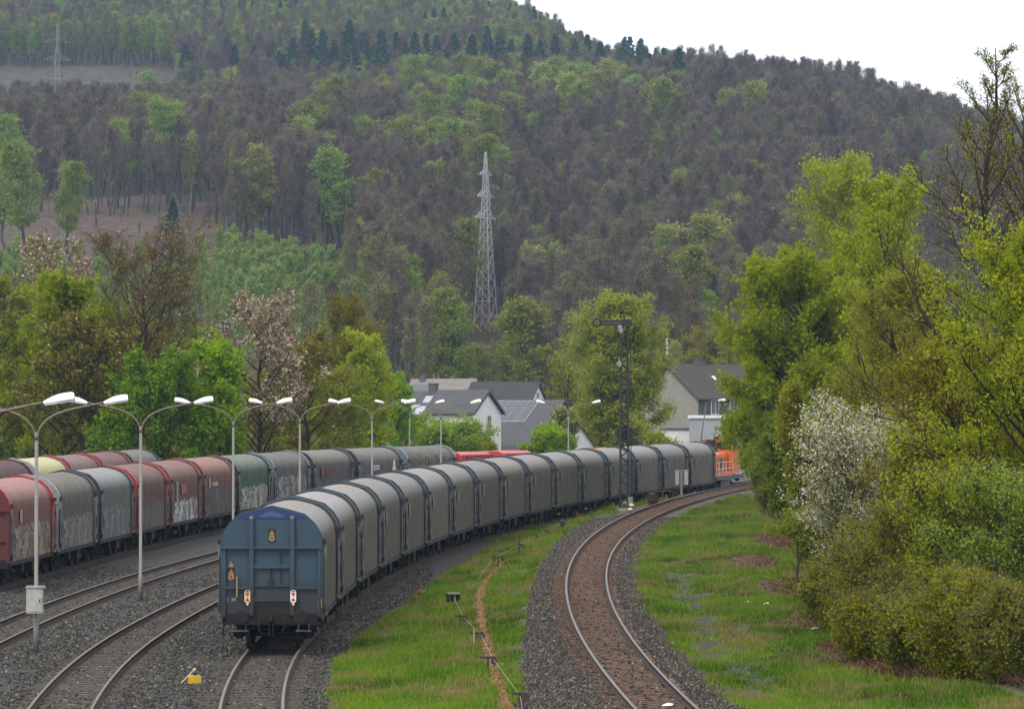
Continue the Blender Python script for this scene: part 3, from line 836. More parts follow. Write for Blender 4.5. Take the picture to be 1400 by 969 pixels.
for x in (-1.02,):
    mb = MB(); mb.tube([(x, FY - 0.03, 2.17), (x, FY - 0.10, 2.15), (x, FY - 0.10, 1.58), (x, FY - 0.03, 1.56)], 0.022, 8); mb.build('handrail', MAT_BRASS, tail)
mb = MB(); mb.tube([(0.27, FY - 0.06, 2.9), (0.27, FY - 0.06, 2.0)], 0.018, 6); mb.box((0.27, FY - 0.06, 2.88), (0.08, 0.06, 0.08)); mb.tube([(-0.02, FY - 0.06, 2.42), (-0.02, FY - 0.08, 1.95)], 0.022, 6); mb.box((-0.02, FY - 0.07, 2.02), (0.12, 0.08, 0.16))
mb.build('brake_lever', MAT_BLACK, tail)
mb = MB(); mb.tube([(1.40, FY - 0.05, 1.28), (1.47, FY - 0.08, 1.28), (1.47, FY - 0.08, 1.50), (1.43, FY - 0.08, 1.55), (1.36, FY - 0.08, 1.50), (1.36, FY - 0.05, 1.28), (1.40, FY - 0.05, 1.28)], 0.016, 6)
mb.build('grip', MAT_BRASS, tail)
mb = MB(); mb.tube([(-1.2, FY - 0.05, 0.75), (-1.22, FY - 0.1, 0.5), (-1.15, FY - 0.1, 0.35)], 0.02, 5); mb.tube([(-1.47, FY + 0.1, 1.9), (-1.53, FY + 0.1, 1.6), (-1.53, FY + 0.1, 1.2), (-1.47, FY + 0.1, 1.15)], 0.018, 5); mb.build('hose', MAT_UNDER, tail)
mb = MB(); mb.box((-0.95, FY - 0.25, 0.60), (0.55, 0.25, 0.03)); mb.box((0.95, FY - 0.25, 0.60), (0.45, 0.25, 0.03))
for x in (-1.15, -0.75, 0.8, 1.1): mb.cyl((x, FY - 0.2, 0.60), (x, FY - 0.1, 0.8), 0.012, 5)
mb.build('step', worn('dull_step', (0.10, 0.10, 0.10), 0.7), tail)
def warn_plate(x, z0, z1, tri_only=False):
    w = 0.22
    mb = MB(); mb.box((x, FY - 0.010, (z0 + z1) / 2), (w, 0.012, z1 - z0)); o = mb.build('warning_plate', MAT_BLACK, tail)
    ys_ = FY - 0.019
    zt = z1 - 0.04
    mb = MB(); mb.prism([(x - 0.085, zt - 0.15), (x + 0.085, zt - 0.15), (x, zt)], 'y', ys_ - 0.004, ys_); mb.build('triangle_mark', MAT_YELSIGN, o)
    mb = MB(); mb.prism([(x - 0.012, zt - 0.12), (x + 0.012, zt - 0.12), (x + 0.004, zt - 0.055), (x - 0.004, zt - 0.055)], 'y', ys_ - 0.009, ys_ - 0.005); mb.build('bolt_mark', MAT_BLACK, o)
    if not tri_only:
        zc = z0 + 0.11
        def ring(r): return [(x + r * math.cos(a), zc + r * math.sin(a)) for a in np.linspace(0, 2 * math.pi, 21)[:-1]]
        mb = MB(); mb.prism(ring(0.092), 'y', ys_ - 0.004, ys_); mb.build('round_mark', MAT_YELSIGN, o)
        mb = MB(); mb.prism(ring(0.066), 'y', ys_ - 0.008, ys_ - 0.0045); mb.build('round_mark', worn('amber_sign_core', (0.30, 0.16, 0.05), 0.5), o)
        mb = MB(); mb.box((x - 0.022, ys_ - 0.0115, zc), (0.014, 0.005, 0.07)); mb.box((x + 0.022, ys_ - 0.0115, zc), (0.014, 0.005, 0.07)); mb.box((x, ys_ - 0.0115, zc + 0.022), (0.03, 0.005, 0.014)); mb.build('figure_mark', MAT_BLACK, o)
warn_plate(0.0, 3.20, 3.60)
warn_plate(-1.20, 2.06, 2.44)
mb = MB(); mb.prism([(-1.28, 2.47), (-1.12, 2.47), (-1.20, 2.63)], 'y', FY - 0.012, FY - 0.003); mb.build('triangle_mark', MAT_YELSIGN, tail)
for x, k in ((-0.71, 'weathered yellowish'), (0.64, 'clean white')):
    z0 = 1.47
    base = worn('%s_tail_board' % k.replace(' ', '_'), (0.70, 0.52, 0.28) if x < 0 else (0.80, 0.78, 0.74), 0.5, 0, 0.15, 5)
    mb = MB(); mb.prism([(x - 0.085, z0), (x - 0.05, z0 - 0.05), (x + 0.05, z0 - 0.05), (x + 0.085, z0), (x + 0.085, z0 + 0.28), (x + 0.05, z0 + 0.32), (x - 0.05, z0 + 0.32), (x - 0.085, z0 + 0.28)], 'y', -5.615, -5.585)
    b = mb.build('tail_board', base, tail); b['label'] = '%s tail board with red hourglass' % k
    mb = MB(); mb.prism([(x - 0.065, z0 + 0.24), (x + 0.065, z0 + 0.24), (x, z0 + 0.125)], 'y', -5.622, -5.617); mb.prism([(x - 0.065, z0), (x + 0.065, z0), (x, z0 + 0.115)], 'y', -5.622, -5.617); mb.build('hourglass_mark', MAT_REDSIGN, b)
    mb = MB(); mb.box((x, -5.62, z0 + 0.285), (0.10, 0.006, 0.035)); mb.build('handle', MAT_BLACK, b)
    mb = MB(); mb.box((x, -5.575, z0 - 0.085), (0.06, 0.05, 0.07)); mb.build('holder', MAT_WHITE, b)
mb = MB()
for i, h in enumerate((0.14, 0.09, 0.05, 0.07)): mb.box((-1.30 + i * 0.05 + (0.08 if i else 0), FY - 0.004, 1.50), (0.018, 0.004, h))
mb.box((-1.12, FY - 0.004, 1.53), (0.12, 0.004, 0.018)); mb.build('chalk_mark', worn('chalk', (0.38, 0.38, 0.40), 0.9), tail)

# graffiti train
GR1 = [(0.104, 0.08, 0.04), (0.08, 0.068, 0.048), (0.128, 0.096, 0.056), (0.24, 0.216, 0.16)]
GR2 = [(0.08, 0.08, 0.08), (0.136, 0.136, 0.132), (0.096, 0.092, 0.08), (0.192, 0.192, 0.184)]
GR3 = [(0.06, 0.064, 0.064), (0.088, 0.092, 0.088), (0.112, 0.072, 0.048), (0.16, 0.168, 0.168)]
GR4 = [(0.08, 0.076, 0.068), (0.096, 0.088, 0.08), (0.072, 0.068, 0.064), (0.104, 0.096, 0.088)]
GR5 = [(0.336, 0.344, 0.344), (0.08, 0.088, 0.096), (0.24, 0.248, 0.248), (0.44, 0.448, 0.448)]
GR6 = [(0.104, 0.108, 0.104), (0.072, 0.076, 0.076), (0.128, 0.132, 0.128), (0.04, 0.044, 0.044)]
GR7 = [(0.08, 0.032, 0.036), (0.24, 0.232, 0.2), (0.104, 0.04, 0.04), (0.16, 0.152, 0.056), (0.44, 0.44, 0.416)]
GR8 = [(0.08, 0.072, 0.064), (0.104, 0.096, 0.088), (0.072, 0.068, 0.064), (0.32, 0.312, 0.296)]
FR = {k: worn(k + '_wagon_frame', c_, 0.5, 0, 0.35, 2.5) for k, c_ in {
    'bright_red': (0.36, 0.02, 0.025), 'dark_red': (0.20, 0.03, 0.03), 'maroon': (0.12, 0.022, 0.025), 'black': (0.022, 0.026, 0.032),
    'silver_grey': (0.25, 0.27, 0.29), 'slate_blue': (0.14, 0.18, 0.20)}.items()}
ROOF_RED = (0.24, 0.125, 0.11)
EW = [
    (tarp_mat('faded_red_tarpaulin', (0.112, 0.0384, 0.0256), ROOF_RED, 0.3, GR1, 2.35), 'bright_red', 'bright_red', 0, 'red wagon with bright red end arch and tan lettering, foremost of the graffiti row'),
    (tarp_mat('olive_grey_tarpaulin', (0.068, 0.0592, 0.0448), (0.12, 0.1096, 0.092), 0.4, GR2, 2.3), 'silver_grey', 'black', 0, 'olive grey tarpaulin wagon with silver grey end arch'),
    (tarp_mat('silvery_tarpaulin', (0.088, 0.088, 0.08), (0.216, 0.212, 0.216), 0.3, GR3, 2.4), 'black', 'black', 1, 'grey wagon with strongly ribbed silvery roof and black end arch'),
    (tarp_mat('brownish_red_tarpaulin', (0.092, 0.0368, 0.0256), (0.168, 0.088, 0.076), 0.35, GR4, 2.2), 'bright_red', 'dark_red', 0, 'brownish red wagon with bright red arch and a plain grey smear of graffiti'),
    (tarp_mat('patched_red_tarpaulin', (0.08, 0.0336, 0.024), (0.152, 0.08, 0.068), 0.4, GR5, 2.1), 'dark_red', 'dark_red', 0, 'red wagon with white graffiti, tall white plate and small red emblem'),
    (tarp_mat('russet_tarpaulin', (0.1, 0.0376, 0.0232), (0.224, 0.116, 0.096), 0.3, GR6, 2.45), 'maroon', 'maroon', 0, 'russet wagon with a grey block of graffiti and maroon arch dotted with bolts'),
    (tarp_mat('green_tarpaulin', (0.028, 0.064, 0.0416), (0.132, 0.14, 0.112), 0.3, GR7, 2.3), 'black', 'black', 0, 'green tarpaulin wagon with colourful graffiti'),
    (tarp_mat('taupe_tarpaulin', (0.072, 0.064, 0.056), (0.124, 0.112, 0.1024), 0.35, GR8, 2.7), 'slate_blue', 'slate_blue', 0, 'taupe wagon with slate blue arch behind the blue tail wagon'),
    (tarp_mat('dark_ribbed_tarpaulin', (0.06, 0.056, 0.0512), (0.136, 0.128, 0.116), 0.3), 'black', 'black', 1, 'dark ribbed wagon with faint reddish lettering on its flank'),
    (tarp_mat('dark_brown_grey_tarpaulin', (0.068, 0.0624, 0.0576), (0.112, 0.1056, 0.0976), 0.3), 'black', 'black', 0, 'dark grey wagon with a white name plate and white arrow mark'),
    (tarp_mat('brown_grey_tarpaulin', (0.08, 0.0736, 0.0624), (0.12, 0.1136, 0.1024), 0.45, [(0.08, 0.072, 0.048), (0.112, 0.1, 0.06), (0.096, 0.088, 0.064), (0.128, 0.112, 0.068)], 3.6), 'slate_blue', 'slate_blue', 0, 'brown grey wagon with mossy yellowish flank ending the graffiti row'),
]
FR_DARK = worn('dark_red_end', (0.10, 0.012, 0.012), 0.6, 0, 0.6, 2)  # end wall kept a darker red than its bright arch
yc = 161.6 - 6.02
ew = []
for k, (tm, fa, fb, rib, lab) in enumerate(EW):
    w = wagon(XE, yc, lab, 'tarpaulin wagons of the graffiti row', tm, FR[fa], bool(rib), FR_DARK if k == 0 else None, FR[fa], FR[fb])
    ew.append(w)
    yc = along(XE, yc, 12.04)
E_END = yc
# marks on the right flanks of the graffiti row (local x = +1.49)
def flank(w, name, boxes, mat_):
    mb = MB()
    for (y, z, dy, dz) in boxes: mb.box((1.468, y, z), (0.016, dy, dz))
    mb.build(name, mat_, w)
flank(ew[0], 'white_plate', [(-2.6, 2.75, 0.45, 0.5)], worn('greyed_white_plate', (0.34, 0.30, 0.27), 0.6))
flank(ew[4], 'number_plate', [(-2.9, 2.65, 0.5, 1.0)], worn('greyed_plate', (0.40, 0.38, 0.36), 0.6))
mb = MB()
for z in np.linspace(2.25, 3.05, 8): mb.box((1.479, -2.9, z), (0.008, 0.34, 0.045))
mb.build('number_text', MAT_BLACK, ew[4])
flank(ew[4], 'red_emblem', [(-0.6, 2.72, 1.7, 0.5)], worn('red_emblem', (0.30, 0.06, 0.04), 0.6))
flank(ew[5], 'white_lettering', [(-3.2, 2.85, 0.28, 0.42), (-3.2, 2.58, 0.5, 0.06)] + [(-2.2 + i * 0.42, 2.72 + (0.05 if i % 2 else 0), 0.26, 0.22) for i in range(5)], worn('pale_lettering', (0.46, 0.40, 0.36), 0.7))
flank(ew[9], 'name_plate', [(-1.2, 2.85, 2.0, 0.32)], worn('white_name_plate', (0.60, 0.58, 0.56), 0.6))
mb = MB()
for i, dy in enumerate((0.16, 0.16, 0.1, 0.18, 0.14, 0.16, 0.1)): mb.box((1.479, -1.95 + i * 0.25, 2.85), (0.008, dy, 0.15))
mb.build('name_text', worn('grey_lettering', (0.12, 0.10, 0.10), 0.7), ew[9])
mb = MB()
mb.prism([(3.0, 2.55), (3.18, 2.55), (3.45, 3.05), (3.72, 2.55), (3.90, 2.55), (3.55, 3.28), (3.35, 3.28)], 'x', 1.463, 1.476); mb.box((1.47, 3.45, 2.72), (0.016, 0.28, 0.26)); mb.build('arrow_mark', MAT_WHITE, ew[9])
flank(ew[8], 'red_lettering', [(-2.9, 2.75, 0.75, 0.75), (-1.9, 2.72, 0.3, 0.42), (-1.4, 2.72, 0.35, 0.42), (-0.9, 2.72, 0.3, 0.42), (-0.4, 2.72, 0.34, 0.42)], worn('faded_red_lettering', (0.14, 0.055, 0.05), 0.7))

# rearmost row: roofs seen over the graffiti row
FW = [
    (tarp_mat('maroon_tarpaulin', (0.048, 0.016, 0.0176), (0.068, 0.024, 0.0256), 0.3), 'maroon', 'maroon', 0, 'dark maroon wagon at the left edge behind the graffiti row'),
    (tarp_mat('yellow_tarpaulin', (0.336, 0.312, 0.16), (0.4, 0.384, 0.216), 0.15), 'silver_grey', 'dark_red', 1, 'wagon with pale yellow ribbed roof behind the graffiti row'),
    (tarp_mat('dusky_red_tarpaulin', (0.104, 0.048, 0.044), (0.16, 0.092, 0.0864), 0.3), 'dark_red', 'dark_red', 0, 'dusky red roofed wagon next to the yellow roofed one'),
    (tarp_mat('plum_red_tarpaulin', (0.096, 0.04, 0.04), (0.144, 0.076, 0.0736), 0.3), 'dark_red', 'dark_red', 0, 'plum red roofed wagon between dusky red and olive grey roofs, rear row'),
    (tarp_mat('dull_olive_tarpaulin', (0.088, 0.08, 0.068), (0.132, 0.1216, 0.108), 0.3), 'black', 'black', 1, 'olive grey roofed wagon ending the rear row'),
]
yc = 221.0 - 18.1
for k, (tm, fa, fb, rib, lab) in enumerate(FW):
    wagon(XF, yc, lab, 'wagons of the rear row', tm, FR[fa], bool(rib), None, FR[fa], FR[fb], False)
    yc = along(XF, yc, 12.04)

# red open hoppers beyond the graffiti row
MAT_HOP = worn('bright_red_hopper_paint', (0.42, 0.025, 0.03), 0.45, 0, 0.25, 3, (0.5, 0.30, 0.28))
def hopper(f, yc, label):
    t = empty('hopper_wagon', (float(f(yc)), yc, 0), -math.atan(slope(f, yc)), label, 'freight wagon', 'red hopper wagons')
    mb = MB()
    mb.prism([(-1.45, 3.35), (-1.45, 2.3), (-0.9, 1.1), (0.9, 1.1), (1.45, 2.3), (1.45, 3.35), (0.9, 3.62), (-0.9, 3.62)], 'y', -4.6, 4.6)
    for y in np.linspace(-4.5, 4.5, 9):
        for s in (-1, 1): mb.box((s * 1.48, y, 2.85), (0.08, 0.12, 1.05))
    for s in (-1, 1): mb.box((s * 1.45, 0, 3.40), (0.16, 9.4, 0.12))
    mb.build('hopper_body', MAT_HOP, t)
    mb = MB()
    for s in (-1, 1):
        mb.box((s * 0.95, 0, 1.0), (0.14, 11.0, 0.25))
        for x in (-1.2, 1.2):
            mb.box((x, s * 5.0, 2.2), (0.10, 0.10, 2.2)); mb.tube([(x, s * 4.6, 3.3), (x, s * 5.3, 1.2)], 0.05, 6)
        mb.box((0, s * 5.0, 3.3), (2.5, 0.10, 0.10)); mb.box((0, s * 5.4, 1.0), (2.7, 0.15, 0.3))
    mb.build('frame', MAT_HOP, t)
    for s in (-1, 1):
        b = link('bogie', BOGIE, t, (0, s * 3.4, 0))
        for w in (-.9, .9): link('wheelset', WHEEL, b, (0, w, .46))
    return t
y_ = E_END
for k, lab in enumerate(('red hopper wagon coupled behind the last graffiti wagon', 'red hopper wagon farther off, with only a sliver of its top over the grey train')):
    y_ = along(XE, y_, -2.0 if k == 0 else 0.3) if k else y_ - 2.0; hopper(XE, y_, lab).scale = (1, 0.66, 1); y_ = along(XE, y_, 8.2)

# ------------------------------------------------------------------ orange locomotive
def locomotive():
    yc_ = along(XB, Y_LOCO - 6.0 * 1.0, 6.3)
    t = empty('locomotive', (float(XB(yc_)), yc_, 0), -math.atan(slope(XB, yc_)), 'orange diesel locomotive with blue skirt at the head of the grey train', 'locomotive')
    OR = worn('orange_loco_paint', (0.62, 0.135, 0.015), 0.4, 0, 0.15, 2.5, (0.35, 0.10, 0.03))
    BL = worn('blue_loco_skirt', (0.035, 0.04, 0.075), 0.5, 0, 0.3, 2.5)
    WH = MAT_WHITE
    GL_ = NM('loco_window_glass'); GL_ = GL_.pbr((0.05, 0.055, 0.05), 0.12, 0, None, 0.6)
    mb = MB()
    mb.box((0, -2.0, 2.35), (1.9, 7.2, 1.6)); mb.prism([(-0.95, 3.15), (0.95, 3.15), (0.75, 3.32), (-0.75, 3.32)], 'y', -5.6, 1.6)
    mb.box((0, 5.2, 2.25), (1.9, 0.9, 1.4)); mb.prism([(-0.95, 2.95), (0.95, 2.95), (0.75, 3.1), (-0.75, 3.1)], 'y', 4.75, 5.65)
    b = mb.build('hood', OR, t)
    mb = MB()
    for y in np.linspace(-5.0, 1.0, 9): mb.box((0.965, y, 2.3), (0.02, 0.06, 1.2)); mb.box((-0.965, y, 2.3), (0.02, 0.06, 1.2))
    mb.box((0.97, -2.0, 2.62), (0.03, 6.6, 0.05)); mb.build('hood_door', worn('orange_door_edge', (0.22, 0.045, 0.01), 0.5), b)
    mb = MB()
    for y in (-4.4, -1.2): mb.box((0.96, y, 2.35), (0.03, 0.9, 0.9)); mb.box((-0.96, y, 2.35), (0.03, 0.9, 0.9))
    mb.build('grille', MAT_BLACK, b)
    mb = MB()
    mb.box((0, 3.2, 2.45), (2.75, 2.9, 1.8)); mb.box((0, 3.2, 3.42), (2.7, 2.84, 0.16))
    for x in (-1.3, 1.3):
        for y in (1.8, 3.2, 4.6): mb.box((x, y, 3.72), (0.11, 0.14, 0.75))
    for y in (1.8, 4.6): mb.box((0, y, 3.72), (0.11, 0.12, 0.75))
    c = mb.build('cab', OR, t)
    mb = MB()
    for x in (-1.3, 1.3): mb.box((x, 2.5, 3.76), (0.04, 1.2, 0.62)); mb.box((x, 3.9, 3.76), (0.04, 1.2, 0.62))
    for y in (1.8, 4.6): mb.box((-0.66, y, 3.76), (1.15, 0.04, 0.62)); mb.box((0.66, y, 3.76), (1.15, 0.04, 0.62))
    mb.build('window', GL_, c)
    mb = MB(); mb.prism([(-1.40, 4.10), (1.40, 4.10), (1.15, 4.27), (0.5, 4.34), (-0.5, 4.34), (-1.15, 4.27)], 'y', 1.55, 4.85); mb.build('roof', worn('loco_roof_paint', (0.30, 0.10, 0.035), 0.5, 0, .4), c)
    mb = MB(); mb.tube([(0, -0.4, 3.3), (0, -0.4, 3.9), (0, -0.4, 4.3)], [0.62, 0.42, 0.40], 16); mb.box((0, -2.8, 3.5), (1.2, 2.6, 0.4)); mb.build('exhaust_stack', MAT_BLACK, t)
    mb = MB()
    for y in (2.1, 4.2): mb.box((0, y, 4.42), (0.5, 0.4, 0.2)); mb.tube([(0.2, y, 4.5), (0.2, y - .4, 4.55)], [0.05, 0.11], 8)
    mb.build('horn', MAT_BLACK, t)
    mb = MB(); mb.box((0, 0, 1.28), (2.9, 11.6, 0.32)); mb.box((0, 0, 0.85), (2.2, 4.2, 0.6)); mb.build('frame', BL, t)
    mb = MB(); mb.box((1.33, -2.0, 1.60), (0.06, 7.0, 0.36)); mb.box((-1.33, -2.0, 1.60), (0.06, 7.0, 0.36)); mb.build('skirt', OR, t)
    for s in (-1, 1):
        mb = MB()
        for z in (2.0, 2.55): mb.tube([(s * 1.40, -5.7, z), (s * 1.40, 1.7, z)], 0.02, 6)
        for y in np.linspace(-5.7, 1.7, 6): mb.cyl((s * 1.40, y, 1.44), (s * 1.40, y, 2.55), 0.018, 6)
        mb.tube([(s * 1.40, 4.75, 2.4), (s * 1.40, 5.7, 2.4)], 0.025, 6)
        for y in np.linspace(4.8, 5.7, 2): mb.cyl((s * 1.40, y, 1.44), (s * 1.40, y, 2.4), 0.025, 6)
        mb.build('handrail', WH, t)
        bg_ = link('bogie', BOGIE, t, (0, s * 3.6, 0))
        for w in (-.9, .9): link('wheelset', WHEEL, bg_, (0, w, .46))
        for x in (-.875, .875):
            o = link('buffer', BUFFER, t, (x, s * 5.78, 1.05)); o.rotation_euler = (0, 0, 0 if s > 0 else math.pi)
        for x in (-0.7, 0.7):
            mb = MB(); mb.cyl((x, s * 5.6, 2.75), (x, s * 5.66, 2.75), 0.12, 12); mb.build('headlight', MAT_PALE, t)
    mb = MB(); mb.box((1.395, 2.2, 3.3), (0.03, 0.35, 0.5)); mb.build('plate', worn('yellow_cab_patch', (0.55, 0.45, 0.06), 0.5), c)  # plain panel put in for a yellowish patch in the cab, not a sign
locomotive()
mbo = empty('service_wagon', (PX(826, 335), 338, 0), -0.45, 'orange roofed service wagon barely showing over the grey train', 'freight wagon')
mb = MB(); mb.box((0, 0, 1.9), (2.6, 3.6, 1.9)); mb.prism([(-1.35, 2.85), (1.35, 2.85), (1.0, 3.2), (0, 3.35), (-1.0, 3.2)], 'y', -1.9, 1.9); mb.box((0, 0, 0.85), (2.6, 6.6, 0.3)); mb.build('body', worn('service_orange', (0.50, 0.14, 0.03), 0.5), mbo)
for s in (-1, 1):
    b = link('bogie', BOGIE, mbo, (0, s * 2.6, 0))
    for w in (-.9, .9): link('wheelset', WHEEL, b, (0, w, .46))
# ------------------------------------------------------------------ lamp posts
MAT_POST = worn('galvanised_post', (0.19, 0.185, 0.175), 0.6, 0.1, 0.35, 3, (0.12, 0.09, 0.065))
MAT_ARM = worn('weathered_lamp_arm', (0.15, 0.12, 0.095), 0.6, 0.1, 0.45, 3, (0.15, 0.10, 0.06))
MAT_HOOD = worn('white_lamp_hood', (0.80, 0.80, 0.80), 0.35, 0, 0.08, 4)
mt = NM('lamp_glass'); MAT_LENS = mt.pbr((0.42, 0.43, 0.42), 0.25, 0, None, 0.5)
mb = MB(); mb.tube([(0, 0, 0), (0, 0, 1.0), (0, 0, 1.02), (0, 0, 6.55)], [0.085, 0.085, 0.062, 0.05], 12); mb.tube([(0, 0, 6.4), (0, 0, 6.62)], 0.062, 12)
POST = mb.mesh('post', MAT_POST, True)
mb = MB(); mb.tube([(0.02, 0, 6.45), (0.05, 0, 6.62), (0.13, 0, 6.80), (0.30, 0, 7.0), (0.55, 0, 7.16), (0.95, 0, 7.30), (1.5, 0, 7.42), (1.62, 0, 7.44)], 0.036, 8)
mb.tube([(1.60, 0, 7.44), (2.05, 0, 7.53)], 0.03, 8)
ARM = mb.mesh('arm', MAT_ARM, True)
def hood_mesh():
    V, F = [], []
    xs_ = np.linspace(0, 0.74, 11)
    for i, x in enumerate(xs_):
        t = x / 0.74
        w = 0.065 + 0.105 * math.sin(min(t * 1.25, 1) * math.pi / 2); h = (0.06 + 0.115 * math.sin(min(t * 1.5, 1) * math.pi / 2)) * (1 if t < 0.9 else 0.85)
        for k in range(9):
            a = math.pi * k / 8
            V.append((x, w * math.cos(a), h * math.sin(a)))
    for i in range(10):
        for k in range(8): F.append((i * 9 + k, i * 9 + k + 1, i * 9 + 10 + k, i * 9 + 9 + k))
    mb = MB(); mb.add(V, F); mb.add([V[k] for k in range(9)], [tuple(range(9))]); mb.add([V[90 + k] for k in range(9)], [tuple(range(9))])
    return mb.mesh('lamp_head', MAT_HOOD, True)
HOOD = hood_mesh()
def lens_mesh():
    mb = MB(); mb.prism([(0.02, -0.06), (0.25, -0.13), (0.73, -0.15), (0.73, 0.15), (0.25, 0.13), (0.02, 0.06)], 'z', -0.055, 0.0)
    return mb.mesh('lens', MAT_LENS)
LENS = lens_mesh()
LAMPS = [(-57, 90.0, 'left'), (50, 114.7, None), (192.5, 144.5, None), (319, 178.0, None), (410, 205.0, None), (508.6, 240.0, None), (603, 262.0, None), (777, 325.0, None), (560, 300.0, None)]
LLAB = ['twin arm lamp post cut by the left edge, one large white head reaching in',
        'twin arm lamp post carrying a grey cabinet low on its post', 'twin arm lamp post between the cabinet lamp and the tail wagon, foot in open gravel',
        'twin arm lamp post whose shaft runs down in front of the green graffiti wagon', 'twin arm lamp post in front of the taupe and ribbed wagons',
        'twin arm lamp post in front of the dark grey wagon with white plates', 'twin arm lamp post in front of the white gabled house',
        'twin arm lamp post just left of the semaphore signal', 'small distant twin arm lamp post left of the green bush by the houses']
for (px, D, _), lab in zip(LAMPS, LLAB):
    gz = -0.24
    t = empty('lamp_post', (PX(px, D), D, gz + 0.02), math.radians(random.uniform(-4, 4) + 3), lab, 'street lamp', 'lamp posts along the yard')
    link('post', POST, t)
    for s in (0, math.pi):
        a_ = link('arm', ARM, t); a_.rotation_euler = (0, 0, s)
        h = link('lamp_head', HOOD, a_, (2.02, 0, 7.50)); h.rotation_euler = (0, math.radians(-9), 0)
        link('lens', LENS, a_, (2.02, 0, 7.50)).rotation_euler = (0, math.radians(-9), 0)
# one more lamp by the far building: single leaning mast
t = empty('lamp_post', (PX(955, 372), 372, 0), 0, 'slender leaning lamp mast in front of the grey flat building', 'street lamp')
mb = MB(); mb.tube([(0, 0, 0), (0.05, 0, 2.2), (0.75, 0, 7.3)], [0.09, 0.08, 0.05], 8); mb.build('post', worn('dark_mast', (0.10, 0.10, 0.10), 0.6), t, smooth=True)
a_ = (MB().tube([(0.75, 0, 7.3), (1.1, 0, 7.5), (1.9, 0, 7.55)], 0.035, 8)).build('arm', MAT_ARM, t, smooth=True)
link('lamp_head', HOOD, a_, (1.9, 0, 7.52)); link('lens', LENS, a_, (1.9, 0, 7.52))

# grey cabinet strapped to the second post
t = empty('cabinet', (PX(50, 114.7), 114.7, 0), 0.03, 'grey weathered electrical cabinet fixed to a lamp post at the lower left', 'cabinet')
mb = MB(); mb.box((-0.02, -0.22, 1.36), (0.50, 0.24, 0.76)); mb.prism([(-0.31, 1.74), (0.29, 1.74), (0.25, 1.80), (-0.27, 1.80)], 'y', -0.37, -0.08)
mb.build('housing', worn('cabinet_grey', (0.36, 0.36, 0.33), 0.6, 0, 0.45, 4), t)
mb = MB(); mb.box((-0.02, -0.345, 1.36), (0.43, 0.02, 0.66)); mb.build('door', worn('cabinet_door_grey', (0.40, 0.40, 0.37), 0.6, 0, 0.4, 4), t)
mb = MB(); mb.box((0.13, -0.36, 1.36), (0.03, 0.02, 0.10)); mb.build('handle', MAT_BLACK, t)

# yellow point machine lever beside the tail track
D = 99.5 * (CAMH + 0.2) / (CAMH + 0.2)
D = (CAMH + 0.2) * FPX / (933 - HOR); X = PX(266, D)
t = empty('point_lever', (X, D, -0.21), 0.25, 'small yellow point lever with a slanting handle on the gravel left of the tail wagon', 'lever')
YEL = worn('yellow_machine_paint', (0.58, 0.38, 0.015), 0.5, 0, 0.25, 5)
mb = MB(); mb.prism([(-0.15, 0.0), (0.17, 0.0), (0.17, 0.19), (0.13, 0.235), (-0.10, 0.235), (-0.15, 0.19)], 'y', -0.13, 0.13); mb.build('weight', YEL, t)
mb = MB(); mb.tube([(-0.36, -0.05, 0.03), (-0.12, -0.02, 0.27), (-0.02, 0, 0.36)], 0.018, 6); mb.cyl((-0.04, -0.03, 0.345), (0.03, 0.03, 0.40), 0.035, 8); mb.build('handle', worn('pale_lever', (0.5, 0.40, 0.22), 0.6), t)
mb = MB(); mb.box((0.02, -0.02, 0.27), (0.09, 0.12, 0.07)); mb.box((0, 0.02, 0.005), (0.6, 0.45, 0.03)); mb.build('base', MAT_BLACK, t)

# ------------------------------------------------------------------ semaphore signal
SD = 243.0; SX = PX(853.5, SD); SZ = float(z_near(SX, SD))
MAT_MAST = worn('dark_lattice_steel', (0.018, 0.018, 0.017), 0.7, 0.0, 0.4, 4, (0.04, 0.028, 0.02))
t = empty('semaphore_signal', (SX, SD, SZ), 0.05, 'tall black lattice semaphore signal with its arm level and a ring at the arm end', 'railway signal')
SH = ZY(432, SD) - SZ
mb = MB()
w0, w1 = 0.27, 0.20
def wv(z): return w0 + (w1 - w0) * z / SH
n = 32
for a in (-1, 1):
    for b in (-1, 1): mb.tube([(a * wv(0), b * wv(0), 0), (a * wv(SH), b * wv(SH), SH - 0.3)], 0.058, 5)
zs = np.linspace(0.5, SH - 0.4, n)
for i in range(n - 1):
    s = 1 if i % 2 else -1
    for ax in (0, 1):
        for side in (-1, 1):
            p, q = wv(zs[i]), wv(zs[i + 1])
            A = (s * p, side * p, zs[i]) if ax == 0 else (side * p, s * p, zs[i])
            B = (-s * q, side * q, zs[i + 1]) if ax == 0 else (side * q, -s * q, zs[i + 1])
            mb.tube([A, B], 0.04, 4)
mb.box((0, 0, SH - 0.25), (0.5, 0.5, 0.06))
mb.cyl((0, 0, SH - 0.3), (0, 0, SH + 0.25), 0.05, 8)
mb.build('mast', MAT_MAST, t)
zA = ZY(441, SD) - SZ
mb = MB(); mb.prism([(-1.55, zA - 0.17), (0.45, zA - 0.21), (0.45, zA + 0.21), (-1.55, zA + 0.17)], 'y', -0.36, -0.32)
arm = mb.build('arm', worn('dark_arm_border', (0.012, 0.012, 0.012), 0.5), t)
mb = MB(); mb.prism([(-1.45, zA - 0.05), (-0.25, zA - 0.06), (-0.25, zA + 0.06), (-1.45, zA + 0.05)], 'y', -0.372, -0.361); mb.build('stripe', worn('faded_arm_stripe', (0.085, 0.055, 0.04), 0.6), arm)
